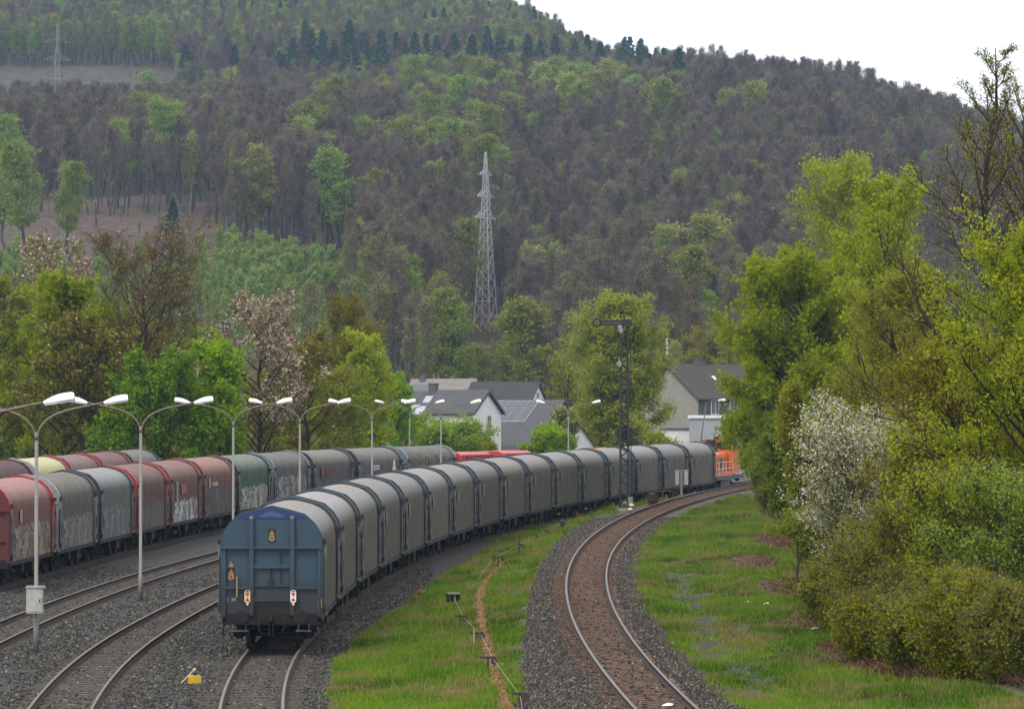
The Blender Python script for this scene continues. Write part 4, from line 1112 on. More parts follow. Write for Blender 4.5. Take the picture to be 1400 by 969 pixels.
def ring_mesh(x, z, ro, ri, y0, y1):
    mb = MB(); n = 24; V = []
    for y in (y0, y1):
        for r in (ro, ri):
            V += [(x + r * math.cos(2 * math.pi * k / n), y, z + r * math.sin(2 * math.pi * k / n)) for k in range(n)]
    F = []
    for k in range(n):
        k2 = (k + 1) % n
        F += [(k, k2, n + k2, n + k), (2 * n + k, 3 * n + k, 3 * n + k2, 2 * n + k2), (k, 2 * n + k, 2 * n + k2, k2), (n + k, n + k2, 3 * n + k2, 3 * n + k)]
    return mb.add(V, F)
r_ = ring_mesh(-1.78, zA, 0.30, 0.17, -0.36, -0.32).build('ring', worn('black_ring', (0.012, 0.012, 0.012), 0.5), arm)
mb = MB(); mb.box((0.30, -0.28, zA - 0.02), (0.12, 0.12, 0.34)); mb.tube([(0.2, -0.3, zA), (0.36, -0.3, zA - 0.35), (0.30, -0.28, zA - 0.4)], 0.02, 5); mb.build('arm_weight', MAT_BLACK, t)
MAT_LAMPB = worn('signal_lamp_paint', (0.28, 0.29, 0.28), 0.4, 0.2, 0.3, 5)
for zz, dx in ((ZY(447, SD) - SZ, -0.30), (ZY(451, SD) - SZ, -0.24), (ZY(497, SD) - SZ, -0.33)):
    mb = MB(); mb.cyl((dx, -0.40, zz), (dx, -0.15, zz), 0.15, 12); mb.box((dx, -0.25, zz + 0.16), (0.14, 0.2, 0.12)); mb.cyl((dx, -0.30, zz - 0.22), (dx, -0.30, zz - 0.1), 0.06, 8)
    mb.box((dx + 0.12, -0.18, zz), (0.2, 0.05, 0.05)); mb.build('signal_lamp', MAT_LAMPB, t)
zd = ZY(592, SD) - SZ
mb = MB()
c_ = [(0.02 + 0.60 * math.cos(a) , zd + 0.50 * math.sin(a)) for a in np.linspace(0, 2 * math.pi, 29)[:-1]]
mb.prism(c_, 'y', 0.30, 0.33); mb.box((0.0, 0.26, zd), (0.1, 0.1, 0.9)); mb.build('disc', worn('black_disc', (0.022, 0.023, 0.025), 0.55), t)
mb = MB(); mb.box((0.30, -0.20, ZY(622, SD) - SZ), (0.20, 0.2, 0.42)); mb.box((0.30, -0.20, ZY(612, SD) - SZ), (0.24, 0.24, 0.05)); mb.build('lamp_box', worn('dark_green_lamp_box', (0.03, 0.09, 0.08), 0.5), t)
mb = MB(); mb.tube([(0.24, 0.34, 0.2), (0.18, 0.30, SH - 1)], 0.016, 4); mb.tube([(0.50, 0.34, 0.2), (0.42, 0.30, SH - 1)], 0.016, 4)
for z in np.arange(0.4, SH - 1.0, 0.32): mb.tube([(0.24 - 0.06 * z / SH, 0.335, z), (0.50 - 0.08 * z / SH, 0.335, z)], 0.011, 4)
mb.build('ladder', MAT_MAST, t)
mb = MB(); mb.box((0, 0, -0.05), (0.9, 0.9, 0.5)); mb.build('foundation', worn('signal_concrete', (0.28, 0.27, 0.25), 0.9), t)
mb = MB(); mb.box((0.36, -0.36, 0.62), (0.30, 0.24, 0.62)); mb.box((0.36, -0.36, 0.15), (0.08, 0.08, 0.5)); mb.build('drive_box', worn('drive_box_grey', (0.22, 0.22, 0.20), 0.6), t)
# pale round-topped telephone and cable posts at its foot
def knob_post(px, py, z, label, h):
    D = (CAMH - z) * FPX / (py - HOR)
    X = PX(px, D); zg = float(z_near(X, D))
    t = empty('marker_post', (X, D, zg), 0, label, 'marker', None)
    mb = MB(); mb.cyl((0, 0, 0), (0, 0, h), 0.05, 8); mb.build('post', MAT_BLACK, t)
    mb = MB(); mb.tube([(0, 0, h - 0.05), (0, 0, h), (0, 0, h + 0.1), (0, 0, h + 0.18), (0, 0, h + 0.2)], [0.06, 0.15, 0.17, 0.11, 0.02], 12); mb.build('cap', worn('cream_cap', (0.55, 0.46, 0.33), 0.6), t, smooth=True)
knob_post(853.5, 694, 0.55, 'short post with cream rounded cap right at the signal foot', 0.45)
knob_post(863.5, 697, 0.55, 'short post with cream rounded cap on the grass right of the signal foot', 0.25)
knob_post(861.5, 700, 0.55, 'lowest of the cream capped posts by the signal foot', 0.12)
# pair of pale relay boxes on a post in front of the front wagons
D = 262.0; X = PX(931.5, D)
D = 275.0; X = PX(931.5, D); zg = float(z_near(X, D))
t = empty('relay_box', (X, D, zg), 0.1, 'pale grey twin relay boxes on a post in front of the front wagons', 'relay box')
mb = MB(); mb.cyl((0, 0, 0), (0, 0, 1.9), 0.10, 10); mb.build('post', MAT_PALE, t)
for x in (-0.32, 0.34):
    mb = MB(); mb.box((x, 0, 1.35), (0.26, 0.22, 1.0)); mb.box((x, 0, 1.88), (0.32, 0.28, 0.06)); mb.build('housing', worn('relay_box_paint', (0.38, 0.37, 0.34), 0.6, 0, .35, 5), t)
mb = MB(); mb.box((0, 0, 1.78), (0.9, 0.08, 0.08)); mb.build('bracket', MAT_PALE, t)
t = empty('handrail_barrier', (PX(906, 252), 252, float(z_near(PX(906, 252), 252))), 0.2, 'low rusty handrail in the grass left of the relay boxes', 'railing')
mb = MB()
for z in (0.45, 0.95): mb.tube([(-0.75, 0, z), (0.75, 0, z)], 0.03, 5)
for x in (-0.75, 0, 0.75): mb.cyl((x, 0, 0), (x, 0, 0.95), 0.03, 5)
mb.build('rail_frame', worn('rusty_tube', (0.12, 0.07, 0.05), 0.8), t)

# ------------------------------------------------------------------ signal wire gear on the grass bank
MAT_GEAR = worn('rusty_gear', (0.045, 0.035, 0.03), 0.75, 0.2, 0.5, 6, (0.09, 0.045, 0.025))
def pulley(px, py, h, w, label, two=False, rz=0.0):
    X, D, z = gz_at(px, py)
    t = empty('wire_pulley', (X, D, z), rz, label, 'pulley post', 'signal wire pulleys on the grass bank')
    mb = MB(); mb.box((0, 0, h / 2), (0.06, 0.06, h)); mb.build('post', MAT_GEAR, t)
    mb = MB(); mb.box((0, 0, h), (w, 0.06, 0.06)); mb.build('crossbar', MAT_GEAR, t)
    for s in ((-1, 1) if two else (1,)):
        mb = MB(); mb.cyl((s * w * 0.38, -0.03, h - 0.10), (s * w * 0.38, 0.03, h - 0.10), 0.085, 12); mb.build('wheel', MAT_GEAR, t)
    return Vector((X, D, z + h - 0.05))
PUL = [pulley(711, 968, 0.36, 0.34, 'wire pulley post at the bottom edge between turf and ballast'),
       pulley(667, 918, 0.40, 0.42, 'wire pulley post standing on the rusty cable channel with a pale crossbar'),
       pulley(652, 876, 0.26, 0.42, 'wire pulley post beside a thin pale stick'),
       pulley(630, 852, 0.26, 0.38, 'wire pulley post just in front of the wire box'),
       pulley(681, 776, 0.48, 0.50, 'wide two wheeled wire pulley post at the head of the cable channel', True),
       pulley(732, 740, 0.36, 0.20, 'slim wire pulley post, second beyond the crossed post'),
       pulley(747, 732, 0.30, 0.30, 'wire pulley post just before the dark round topped post')]
X, D, z = gz_at(620, 823)
t = empty('wire_box', (X, D, z), 0.2, 'dark open ended wire box with grey lid on the grass', 'box')
mb = MB(); mb.box((0, 0, 0.34), (0.46, 0.5, 0.05)); mb.build('lid', worn('grey_lid', (0.16, 0.155, 0.14), 0.8), t)
mb = MB()
for x in (-0.19, -0.02, 0.17): mb.box((x, 0, 0.16), (0.07, 0.46, 0.32))
mb.build('stand', MAT_BLACK, t)
BOXP = Vector((X, D - 0.2, z + 0.22))
X, D, z = gz_at(710, 757)
t = empty('crossed_post', (X, D, z), 0.1, 'tall thin dark post with a short crossbar on the grass bank', 'post')
mb = MB(); mb.cyl((0, 0, 0), (0, 0, 0.85), 0.03, 6); mb.build('post', MAT_GEAR, t)
mb = MB(); mb.box((0, 0, 0.48), (0.30, 0.06, 0.06)); mb.box((0.12, 0, 0.42), (0.10, 0.08, 0.14)); mb.build('crossbar', MAT_GEAR, t)
X, D, z = gz_at(768.5, 724)
t = empty('round_topped_post', (X, D, z), 0, 'stout dark post with rounded top at the edge of the ballast', 'post')
mb = MB(); mb.tube([(0, 0, 0), (0, 0, 0.2), (0, 0, 0.22), (0, 0, 0.48), (0, 0, 0.58), (0, 0, 0.62)], [0.07, 0.07, 0.13, 0.15, 0.12, 0.03], 12); mb.build('body', MAT_BLACK, t, smooth=True)
mb = MB(); mb.box((0.12, -0.02, 0.36), (0.10, 0.12, 0.12)); mb.build('latch', MAT_GEAR, t)
RTP = Vector((X, D, z + 0.4))
X, D, z = gz_at(690, 741)
t = empty('junction_box', (X, D, z), 0.1, 'low rusty junction box in the grass near the wagons', 'box')
mb = MB(); mb.box((0, 0, 0.13), (0.34, 0.26, 0.22)); mb.build('housing', MAT_GEAR, t); mb = MB(); mb.box((0, 0, 0.26), (0.38, 0.30, 0.04)); mb.build('lid', MAT_GEAR, t)
X, D, z = gz_at(651, 798)
t = empty('wire_guide', (X, D, z), 0.1, 'tiny dark wire guide low in the grass right of the wire box', 'guide')
mb = MB(); mb.box((0, 0, 0.07), (0.05, 0.05, 0.14)); mb.cyl((0.05, -0.03, 0.14), (0.05, 0.03, 0.14), 0.07, 10); mb.build('wheel', MAT_GEAR, t)
X, D, z = gz_at(600, 884)
t = MB().tube([(0, 0, 0), (-0.02, 0, 0.35), (-0.06, 0.02, 0.80)], [0.026, 0.024, 0.018], 6).build('wooden_stake', worn('stake_wood', (0.17, 0.10, 0.06), 0.9), None, (X, D, z))
tag(t, 'thin leaning brown stake alone in the grass left of the pulleys', 'stake')
X, D, z = gz_at(648, 880)
t = MB().tube([(0, 0, 0), (0.0, 0, 0.46)], [0.016, 0.014], 6).build('marker_stick', worn('pale_stick', (0.42, 0.42, 0.38), 0.8), None, (X, D, z))
tag(t, 'thin pale stick standing behind a pulley post', 'stake')
X, D, z = gz_at(574, 812)
t = MB().tube([(-0.1, 0, 0.02), (0, 0, 0.12), (0.1, 0, 0.03)], [0.09, 0.14, 0.08], 7).build('broken_stump', worn('rusty_stump', (0.16, 0.07, 0.03), 0.9), None, (X, D, z))
tag(t, 'small rust brown stump in the grass beside the train', 'stump')
# low frame of beams and posts at the foot of the wagons
X, D, z = gz_at(742, 702)
t = empty('wire_mast', (X, D, z), 0.2, 'rusty T shaped post beside the wagons with small insulators', 'post')
mb = MB(); mb.cyl((0, 0, 0), (0, 0, 1.1), 0.05, 6); mb.build('post', MAT_GEAR, t)
mb = MB(); mb.box((0, 0, 0.95), (0.5, 0.08, 0.08)); mb.box((0.1, 0, 0.4), (0.4, 0.06, 0.06)); mb.cyl((-0.2, 0, 1.0), (-0.2, 0, 1.15), 0.06, 8); mb.build('crossbar', MAT_GEAR, t)
X, D, z = gz_at(772, 696)
t = empty('track_barrier', (X, D, z), 0.12, 'low rusty beam barrier on short posts in front of the wagons', 'barrier')
mb = MB(); mb.box((0, 0, 0.42), (2.6, 0.10, 0.12)); mb.build('beam', MAT_GEAR, t)
for x in (-1.2, -0.1, 0.25, 1.2):
    mb = MB(); mb.box((x, 0, 0.18), (0.14, 0.12, 0.42)); mb.build('post', MAT_GEAR, t)
X, D, z = gz_at(812, 696)
t = empty('cable_ramp', (X, D, z), 0.0, 'dark slanting cable trough between the barrier and the signal', 'trough')
mb = MB(); mb.prism([(-1.6, 0.0), (1.4, 0.62), (1.4, 0.72), (-1.6, 0.12)], 'y', -0.18, 0.18); mb.build('trough', worn('dark_trough', (0.06, 0.058, 0.055), 0.85), t)
mb = MB(); mb.box((1.1, 0, 0.3), (0.1, 0.2, 0.6)); mb.build('support', MAT_GEAR, t)
# wires
MAT_WIRE = worn('pale_signal_wire', (0.28, 0.29, 0.25), 0.5, 0.3, 0.1, 5)
w = MB().tube([PUL[0] + Vector((0.1, -6, -0.2)), PUL[0], PUL[1] + Vector((.15, 0, 0)), PUL[2] + Vector((.12, 0, 0)), PUL[3] + Vector((.1, 0, 0)), BOXP], 0.006, 5).build('signal_wire', MAT_WIRE)
tag(w, 'thin pale wire running from the wire box past four pulleys to the bottom edge', 'wire')
w = MB().tube([Vector(gz_at(646, 803)) + Vector((0, 0, .08)), PUL[4] + Vector((-.2, 0, 0)), PUL[5], PUL[6], RTP], 0.006, 5).build('signal_wire', MAT_WIRE)
tag(w, 'thin pale wire from the wide pulley to the round topped post', 'wire')
# rusty cable channel
CH = [Vector(p) for p in CH_NP]
V, F = [], []
fine = []
for a, b in zip(CH[:-1], CH[1:]):
    for i in range(8): fine.append(a.lerp(b, i / 8))
for i, p in enumerate(fine):
    q = fine[min(i + 1, len(fine) - 1)]; r = fine[max(i - 1, 0)]
    d = (q - r).normalized(); nrm = Vector((d.y, -d.x, 0)).normalized()
    w_ = 0.17 + 0.03 * math.sin(i * 1.7) * math.sin(i * 0.9)
    for s, h in ((-1, -0.05), (-1, 0.035), (1, 0.035), (1, -0.05)):
        c_ = p + nrm * (s * w_); V.append((c_.x, c_.y, float(z_near(c_.x, c_.y)) + h + 0.01 * math.sin(i * 2.3)))
n = len(fine)
for i in range(n - 1):
    for k in range(3): F.append((i * 4 + k, i * 4 + k + 1, i * 4 + 5 + k, i * 4 + 4 + k))
m_ = NM('rusty_channel_cover')
c_ = m_.mix(m_.ramp(m_.noise(2.2, 5), [(0.35, 0), (0.65, 1)]), (0.20, 0.10, 0.035), (0.12, 0.06, 0.025))
c_ = m_.mix(m_.ramp(m_.noise(7, 4), [(0.52, 0), (0.62, 1)]), c_, (0.27, 0.16, 0.06))
c_ = m_.mix(m_.ramp(m_.noise(0.9, 4), [(0.56, 0), (0.66, 0.8)]), c_, (0.06, 0.09, 0.02))
w_ = m_.n('TexWave'); w_.bands_direction = 'Y'; w_.inputs['Scale'].default_value = 0.9; w_.inputs['Distortion'].default_value = 0.6; m_.put(w_.inputs['Vector'], m_.co())
c_ = m_.mix(m_.ramp(w_.outputs[0], [(0.0, 0.8), (0.12, 0.0)]), c_, (0.03, 0.018, 0.01))
MATC = m_.pbr(c_, 0.9, 0, m_.bump(m_.noise(9, 3), 0.6, 0.03), 0.2)
tag(link('cable_channel', np_mesh('cable_channel', V, np.array(F), MATC)), 'rust orange cable channel snaking through the grass', 'cable channel')
# litter
MAT_LIT = worn('white_litter', (0.7, 0.7, 0.7), 0.6, 0, 0.1, 8)
for px, py, dx, lab in ((1114, 860, 0.12, 'white scrap of litter on the turf below the dead bracken'), (1022, 824, 0.14, 'pale scrap of paper lying on the right grass'), (1048, 826, 0.1, 'smaller pale scrap right of the other paper'),
                        (913, 965, 0.13, 'white scrap between the rails at the bottom edge')):
    X, D, z = gz_at(px, py)
    o = MB().add([(-dx, -.05, 0), (dx * .6, -.06, 0.01), (dx, .04, 0.04), (0, .06, 0.05), (-dx, .04, 0.015), (0, 0, 0.07)], [(0, 1, 5), (1, 2, 5), (2, 3, 5), (3, 4, 5), (4, 0, 5), (0, 4, 3, 2, 1)]).build('litter', MAT_LIT, None, (X, D, z + 0.03))
    tag(o, lab, 'litter', 'scraps of litter')

# ------------------------------------------------------------------ pylons
MAT_PYL = worn('galvanised_pylon', (0.36, 0.37, 0.36), 0.5, 0.0, 0.2, 0.4)
MAT_PYL_FAR = worn('dull_pylon', (0.20, 0.205, 0.20), 0.7, 0, 0.2, 0.4)
def pylon(px, ptop, D, H, base_w, top_w, arms, rot, label, th, MAT_PYL=MAT_PYL):
    X = PX(px, D); zt = ZY(ptop, D); zb = zt - H
    t = empty('power_pylon', (X, D, zb), rot, label, 'pylon', 'power pylons on the hillside')
    mb = MB()
    ha = arms[-1][0]                                # height of lowest arm
    def w(z):
        return base_w + (top_w - base_w) * min(z / ha, 1) if z < ha else top_w + (0.25 - top_w) * ((z - ha) / (H - ha)) ** 1.3
    zs = [0]
    while zs[-1] < H - 0.8: zs.append(zs[-1] + max(w(zs[-1]) * 1.15, 0.9))
    zs[-1] = H
    for a in (-1, 1):
        for b in (-1, 1):
            mb.tube([(a * w(z) / 2, b * w(z) / 2, z) for z in zs], th, 4)
    for i in range(len(zs) - 1):
        z0, z1 = zs[i], zs[i + 1]; p, q = w(z0) / 2, w(z1) / 2
        for s in (-1, 1):
            mb.tube([(-p, s * p, z0), (q, s * q, z1)], th * 0.6, 4); mb.tube([(p, s * p, z0), (-q, s * q, z1)], th * 0.6, 4)
            mb.tube([(s * p, -p, z0), (s * q, q, z1)], th * 0.6, 4); mb.tube([(s * p, p, z0), (s * q, -q, z1)], th * 0.6, 4)
        if i % 2 == 0:
            for s in (-1, 1): mb.tube([(-p, s * p, z0), (p, s * p, z0)], th * 0.5, 4); mb.tube([(s * p, -p, z0), (s * p, p, z0)], th * 0.5, 4)
    mb.build('tower', MAT_PYL, t)
    for z, L in arms:
        for s in (-1, 1):
            mb = MB(); h = w(z) / 2; rise = L * 0.34
            tip = (s * L, 0, z)
            for b in (-1, 1):
                mb.tube([(s * h, b * h, z), tip], th * 0.8, 4); mb.tube([(s * h, b * h, z + rise), tip], th * 0.7, 4)
                for k in (0.35, 0.65):
                    mb.tube([(s * (h + (L - h) * k), b * h * (1 - k), z), (s * (h + (L - h) * (k - .2)), b * h * (1 - k + .2), z + rise * (1 - k + .2))], th * 0.5, 4)
            a = mb.build('crossarm', MAT_PYL, t)
            mb = MB(); mb.tube([(s * L, 0, z), (s * L, 0, z - 1.6)], [0.09, 0.12], 6); mb.build('insulator', MAT_BLACK, a)
pylon(664, 207, 800, 40.5, 4.2, 1.5, [(35.6, 3.1), (31.0, 4.0), (26.5, 4.9)], math.radians(63), 'tall lattice power pylon at the foot of the wooded hill above the houses', 0.09)
pylon(78, 31, 1150, 31.0, 2.9, 1.25, [(25.2, 4.0), (19.8, 4.6), (14.4, 5.2)], math.radians(12), 'hazy lattice power pylon high on the left slope by the clearing', 0.075, MAT_PYL_FAR)

# ------------------------------------------------------------------ houses
def roof_mat(name, a, b, sc=3.2):
    m = NM(name)
    x, y, z = m.xyz()
    w1 = m.n('TexWave'); w1.bands_direction = 'Z'; w1.wave_profile = 'SAW'; w1.inputs['Scale'].default_value = sc * 0.5; w1.inputs['Distortion'].default_value = 0.3; m.put(w1.inputs['Vector'], m.co())
    c = m.mix(m.ramp(m.noise(1.2, 5), [(0.3, 0), (0.7, 1)]), a, b)
    c = m.mix(m.ramp(m.noise(6, 3), [(0.3, 0.25), (0.7, 0)]), c, (0.02, 0.02, 0.02))
    c = m.mix(m.ramp(w1.outputs[0], [(0.0, 0.45), (0.25, 0.0)]), c, (0.025, 0.025, 0.027))
    return m.pbr(c, 0.7, 0, m.bump(w1.outputs[0], 0.5, 0.05), 0.35)
R_SLATE = roof_mat('dark_slate_roof', (0.058, 0.058, 0.064), (0.08, 0.08, 0.085))
R_DARK = roof_mat('blackish_tile_roof', (0.028, 0.028, 0.03), (0.042, 0.04, 0.04))
R_BROWN = roof_mat('brown_tile_roof', (0.036, 0.03, 0.028), (0.052, 0.042, 0.036))
R_TAN = roof_mat('weathered_tan_roof', (0.17, 0.155, 0.14), (0.23, 0.21, 0.19))
R_GREY = roof_mat('grey_tile_roof', (0.11, 0.11, 0.115), (0.14, 0.14, 0.145))
W_WHITE = worn('white_render', (0.68, 0.67, 0.65), 0.85, 0, 0.25, 0.8, (0.45, 0.44, 0.42), 0.1)
W_BEIGE = worn('grey_beige_render', (0.25, 0.235, 0.20), 0.9, 0, 0.35, 0.7, (0.16, 0.15, 0.13), 0.1)
W_SLATEW = worn('slate_hung_wall', (0.075, 0.085, 0.085), 0.8, 0, 0.3, 1.5)
MAT_TRIM = worn('dark_wood_trim', (0.06, 0.05, 0.05), 0.7, 0, 0.3, 2)
mt = NM('window_glass'); MAT_GLASS = mt.pbr((0.06, 0.07, 0.08), 0.1, 0, None, 0.7)
def house(label, apex_px, apex_py, D, dirx, th, L, hw, eave, wall_m, roof_m, windows=(), chimneys=(), gable_m=None, base=0.0, solar=None, sky=None):
    """gabled house: local +x runs along the ridge away from the gable apex at the origin, local -y is the slope that faces the camera"""
    X = PX(apex_px, D); zr = ZY(apex_py, D) - base
    rz = (math.pi - th) if dirx < 0 else th          # ridge runs left-and-away or right-and-away
    t = empty('house', (X, D, base), rz, label, 'house', 'houses behind the yard')
    ez = eave - base
    fs = 1 if dirx < 0 else -1                       # local y sign of the slope that faces the camera
    mb = MB(); mb.prism([(-hw, -3), (hw, -3), (hw, ez), (0, zr - 0.12), (-hw, ez)], 'x', 0, L)
    wall = mb.build('wall', [wall_m], t)
    if gable_m:
        mb = MB(); mb.prism([(-hw + .05, -3), (hw - .05, -3), (hw - .05, ez - 0.05), (0, zr - 0.2), (-hw + .05, ez - .05)], 'x', -0.04, -0.005); mb.build('gable', gable_m, t)
    mb = MB(); k = (zr - ez) / hw; o = 0.35
    for s in (-1, 1):
        mb.prism([(0, zr), (s * (hw + o), ez - k * o), (s * (hw + o), ez - k * o + 0.16), (0, zr + 0.16)], 'x', -0.30, L + 0.3)
    roof = mb.build('roof', roof_m, t)
    mb = MB()
    for s in (-1, 1):
        mb.prism([(0, zr - 0.16), (s * (hw + o), ez - k * o - 0.14), (s * (hw + o), ez - k * o + 0.18), (0, zr + 0.18)], 'x', -0.36, -0.305)
        mb.tube([(-0.3, s * (hw + o + .07), ez - k * o + .05), (L + 0.3, s * (hw + o + .07), ez - k * o + .05)], 0.07, 6)
    mb.build('trim', MAT_TRIM, t)
    for cx, cyy, w_, h_, cm in chimneys:
        mb = MB(); zz = zr - abs(cyy) * k
        mb.box((cx, cyy * 1.0, zz + h_ / 2 - 0.4), (w_, w_, h_ + 0.8)); mb.box((cx, cyy, zz + h_ + 0.02), (w_ + .15, w_ + .15, 0.1)); mb.build('chimney', cm, roof)
    for face, u, z, w_, h_ in windows:               # face g: gable, e: eave wall facing the camera
        mb = MB(); mp = MB()
        if face == 'g':
            mb.box((-0.06, u, z), (0.06, w_, h_)); mp.box((-0.10, u, z), (0.03, w_ - .22, h_ - .22)); mb2 = (-0.125, u, z)
        else:
            mb.box((u, fs * (hw + 0.03), z), (w_, 0.06, h_)); mp.box((u, fs * (hw + 0.07), z), (w_ - .22, 0.03, h_ - .22))
        f = mb.build('window', W_WHITE, t); mp.build('pane', MAT_GLASS, f)
        mb = MB()
        if face == 'g': mb.box((-0.125, u, z), (0.02, 0.06, h_ - .2))
        else: mb.box((u, fs * (hw + 0.095), z), (0.06, 0.02, h_ - .2))
        mb.build('frame', W_WHITE, f)
    def slope_quad(x0, x1, d0, d1, lift):
        a = [(x0, fs * d0, zr - d0 * k + lift), (x1, fs * d0, zr - d0 * k + lift), (x1, fs * d1, zr - d1 * k + lift), (x0, fs * d1, zr - d1 * k + lift)]
        b = [(x, y, z - 0.08) for x, y, z in a]
        return MB().add(a + b, [(0, 1, 2, 3), (4, 7, 6, 5), (0, 4, 5, 1), (1, 5, 6, 2), (2, 6, 7, 3), (3, 7, 4, 0)])
    if solar:
        x0, x1, d0, d1, nx, ny = solar
        ms = NM('solar_panel'); w1 = ms.ramp(ms.noise(0.5, 2), [(0.3, 0), (0.7, 1)])
        msm = ms.pbr(ms.mix(w1, (0.03, 0.033, 0.048), (0.05, 0.052, 0.07)), 0.22, 0, None, 0.6)
        slope_quad(x0 - .06, x1 + .06, d0 - .06, d1 + .06, 0.22).build('panel_frame', worn('panel_rail', (0.33, 0.33, 0.35), 0.4, .3), t)
        for i in range(nx):
            for j in range(ny):
                a, b = x0 + (x1 - x0) * i / nx, x0 + (x1 - x0) * (i + 1) / nx
                c, d = d0 + (d1 - d0) * j / ny, d0 + (d1 - d0) * (j + 1) / ny
                slope_quad(a + .05, b - .05, c + .05, d - .05, 0.26).build('solar_panel', msm, t)
    for (x0, x1, d0, d1, mm) in sky or ():
        slope_quad(x0, x1, d0, d1, 0.24).build('skylight', mm, t)
    return t
BRICK_D = worn('dark_chimney', (0.09, 0.085, 0.085), 0.8, 0, 0.3, 3)
mt = NM('skylight_glass'); SKYL = mt.pbr((0.30, 0.32, 0.36), 0.15, 0, None, 0.7)
W_WHITE2 = W_WHITE
TH = math.radians(28)
house('white gabled house with dark roof trim behind the grey train', 666, 534, 424, -1, TH, 6.0, 3.3, 6.25, W_WHITE, R_SLATE,
      [('g', -0.4, 5.3, 0.9, 1.3), ('g', -0.4, 2.9, 0.9, 1.3)])
house('house with broad slate roof and solar panels, right of the white gable', 769, 547.5, 436, -1, TH, 11, 8.6, 2.0, W_WHITE, R_SLATE, [('g', -2.5, 3.2, 1.0, 1.2), ('g', 2.0, 3.2, 1.0, 1.2)],
      solar=(2.9, 10.4, 0.35, 3.9, 6, 3))
house('house with large blackish roof and small white gable between the white house and the birch', 735, 522.5, 520, -1, math.radians(22), 9.5, 3.4, 7.2, W_WHITE, R_DARK, [('g', 0, 8.3, 0.9, 0.9)])
house('low house with slate roof, two pale skylights and dark chimney', 606, 536, 462, -1, TH, 8, 5.2, 4.5, worn('grey_render', (0.22, 0.22, 0.22), 0.9), R_SLATE, [], [(1.2, 0.3, 0.9, 1.3, BRICK_D)],
      sky=[(0.4, 1.9, 0.8, 1.8, SKYL), (0.5, 3.2, 2.2, 3.6, SKYL)])
house('house with weathered tan tile roof farther back', 650, 518.5, 560, -1, math.radians(14), 9.5, 4.5, 7.3, W_WHITE, R_TAN, [], [(8.0, 0.3, 0.7, 1.0, BRICK_D)], base=0.5)
house('farthest house with blue grey roof under the trees', 664, 508, 640, -1, math.radians(20), 9, 6.0, 8.8, W_WHITE, R_GREY, [], [(2.0, 0.0, 1.2, 1.2, BRICK_D)], base=4.0, sky=[(0.8, 1.8, 2.0, 3.4, SKYL)])
house('grey roofed house at the left end of the group, next to the yellow green birch', 590, 527, 505, -1, math.radians(18), 5.5, 4.2, 6.3, W_WHITE, R_GREY, [('g', 0, 5.5, .9, 1.2)])
house('house with brown roof, beige gable and slate hung side right of the birch', 914, 499, 420, 1, math.radians(40), 11, 4.9, ZY(543, 420), W_SLATEW, R_BROWN,
      [('e', 2.4, ZY(555, 420) - .1, 1.2, 1.6), ('e', 5.2, ZY(555, 420) - .1, 1.2, 1.6), ('e', 7.6, ZY(555, 420) - .1, 1.2, 1.6), ('e', 2.4, 3.6, 1.2, 1.5), ('e', 5.2, 3.6, 1.2, 1.5)],
      [(5.0, 0.4, 1.0, 1.0, BRICK_D)], gable_m=W_BEIGE, sky=[(4.7, 5.1, 1.9, 2.4, W_WHITE)])
t = tag(MB().tube([(0, 0, 0), (0, 0, 3.2), (0, 0, 3.3)], [0.12, 0.11, 0.05], 8).build('flue_pipe', worn('pale_flue', (0.50, 0.50, 0.47), 0.6), None, (PX(912, 424), 424, ZY(502, 424))), 'pale vertical flue pipe against the wood at the gable of the brown roofed house', 'flue')
t = empty('flat_building', (PX(980, 396), 396, 0), math.radians(-4), 'grey flat roofed building with white roof edge behind the orange locomotive', 'building')
mb = MB(); mb.box((0.5, 0, 2.4), (6.6, 6, 6.6)); mb.build('wall', worn('pale_grey_cladding', (0.30, 0.315, 0.335), 0.7, 0, 0.15, 0.6, (0.2, 0.2, 0.2)), t)
mb = MB(); mb.box((0.5, 0, 5.84), (6.9, 6.3, 0.30)); mb.build('roof', W_WHITE, t)
mb = MB(); mb.box((2.5, -3.03, 1.6), (1.1, 0.06, 2.2)); mb.build('door', MAT_GLASS, t)
t = empty('white_building', (PX(928, 402), 402, 0), math.radians(-6), 'low white building beside the grey flat roofed one', 'building')
mb = MB(); mb.box((0.0, 0, 1.5), (3.4, 4, 6.0)); mb.build('wall', W_WHITE, t)
mb = MB(); mb.box((0, 0, 4.58), (3.7, 4.3, 0.16)); mb.build('roof', R_GREY, t)
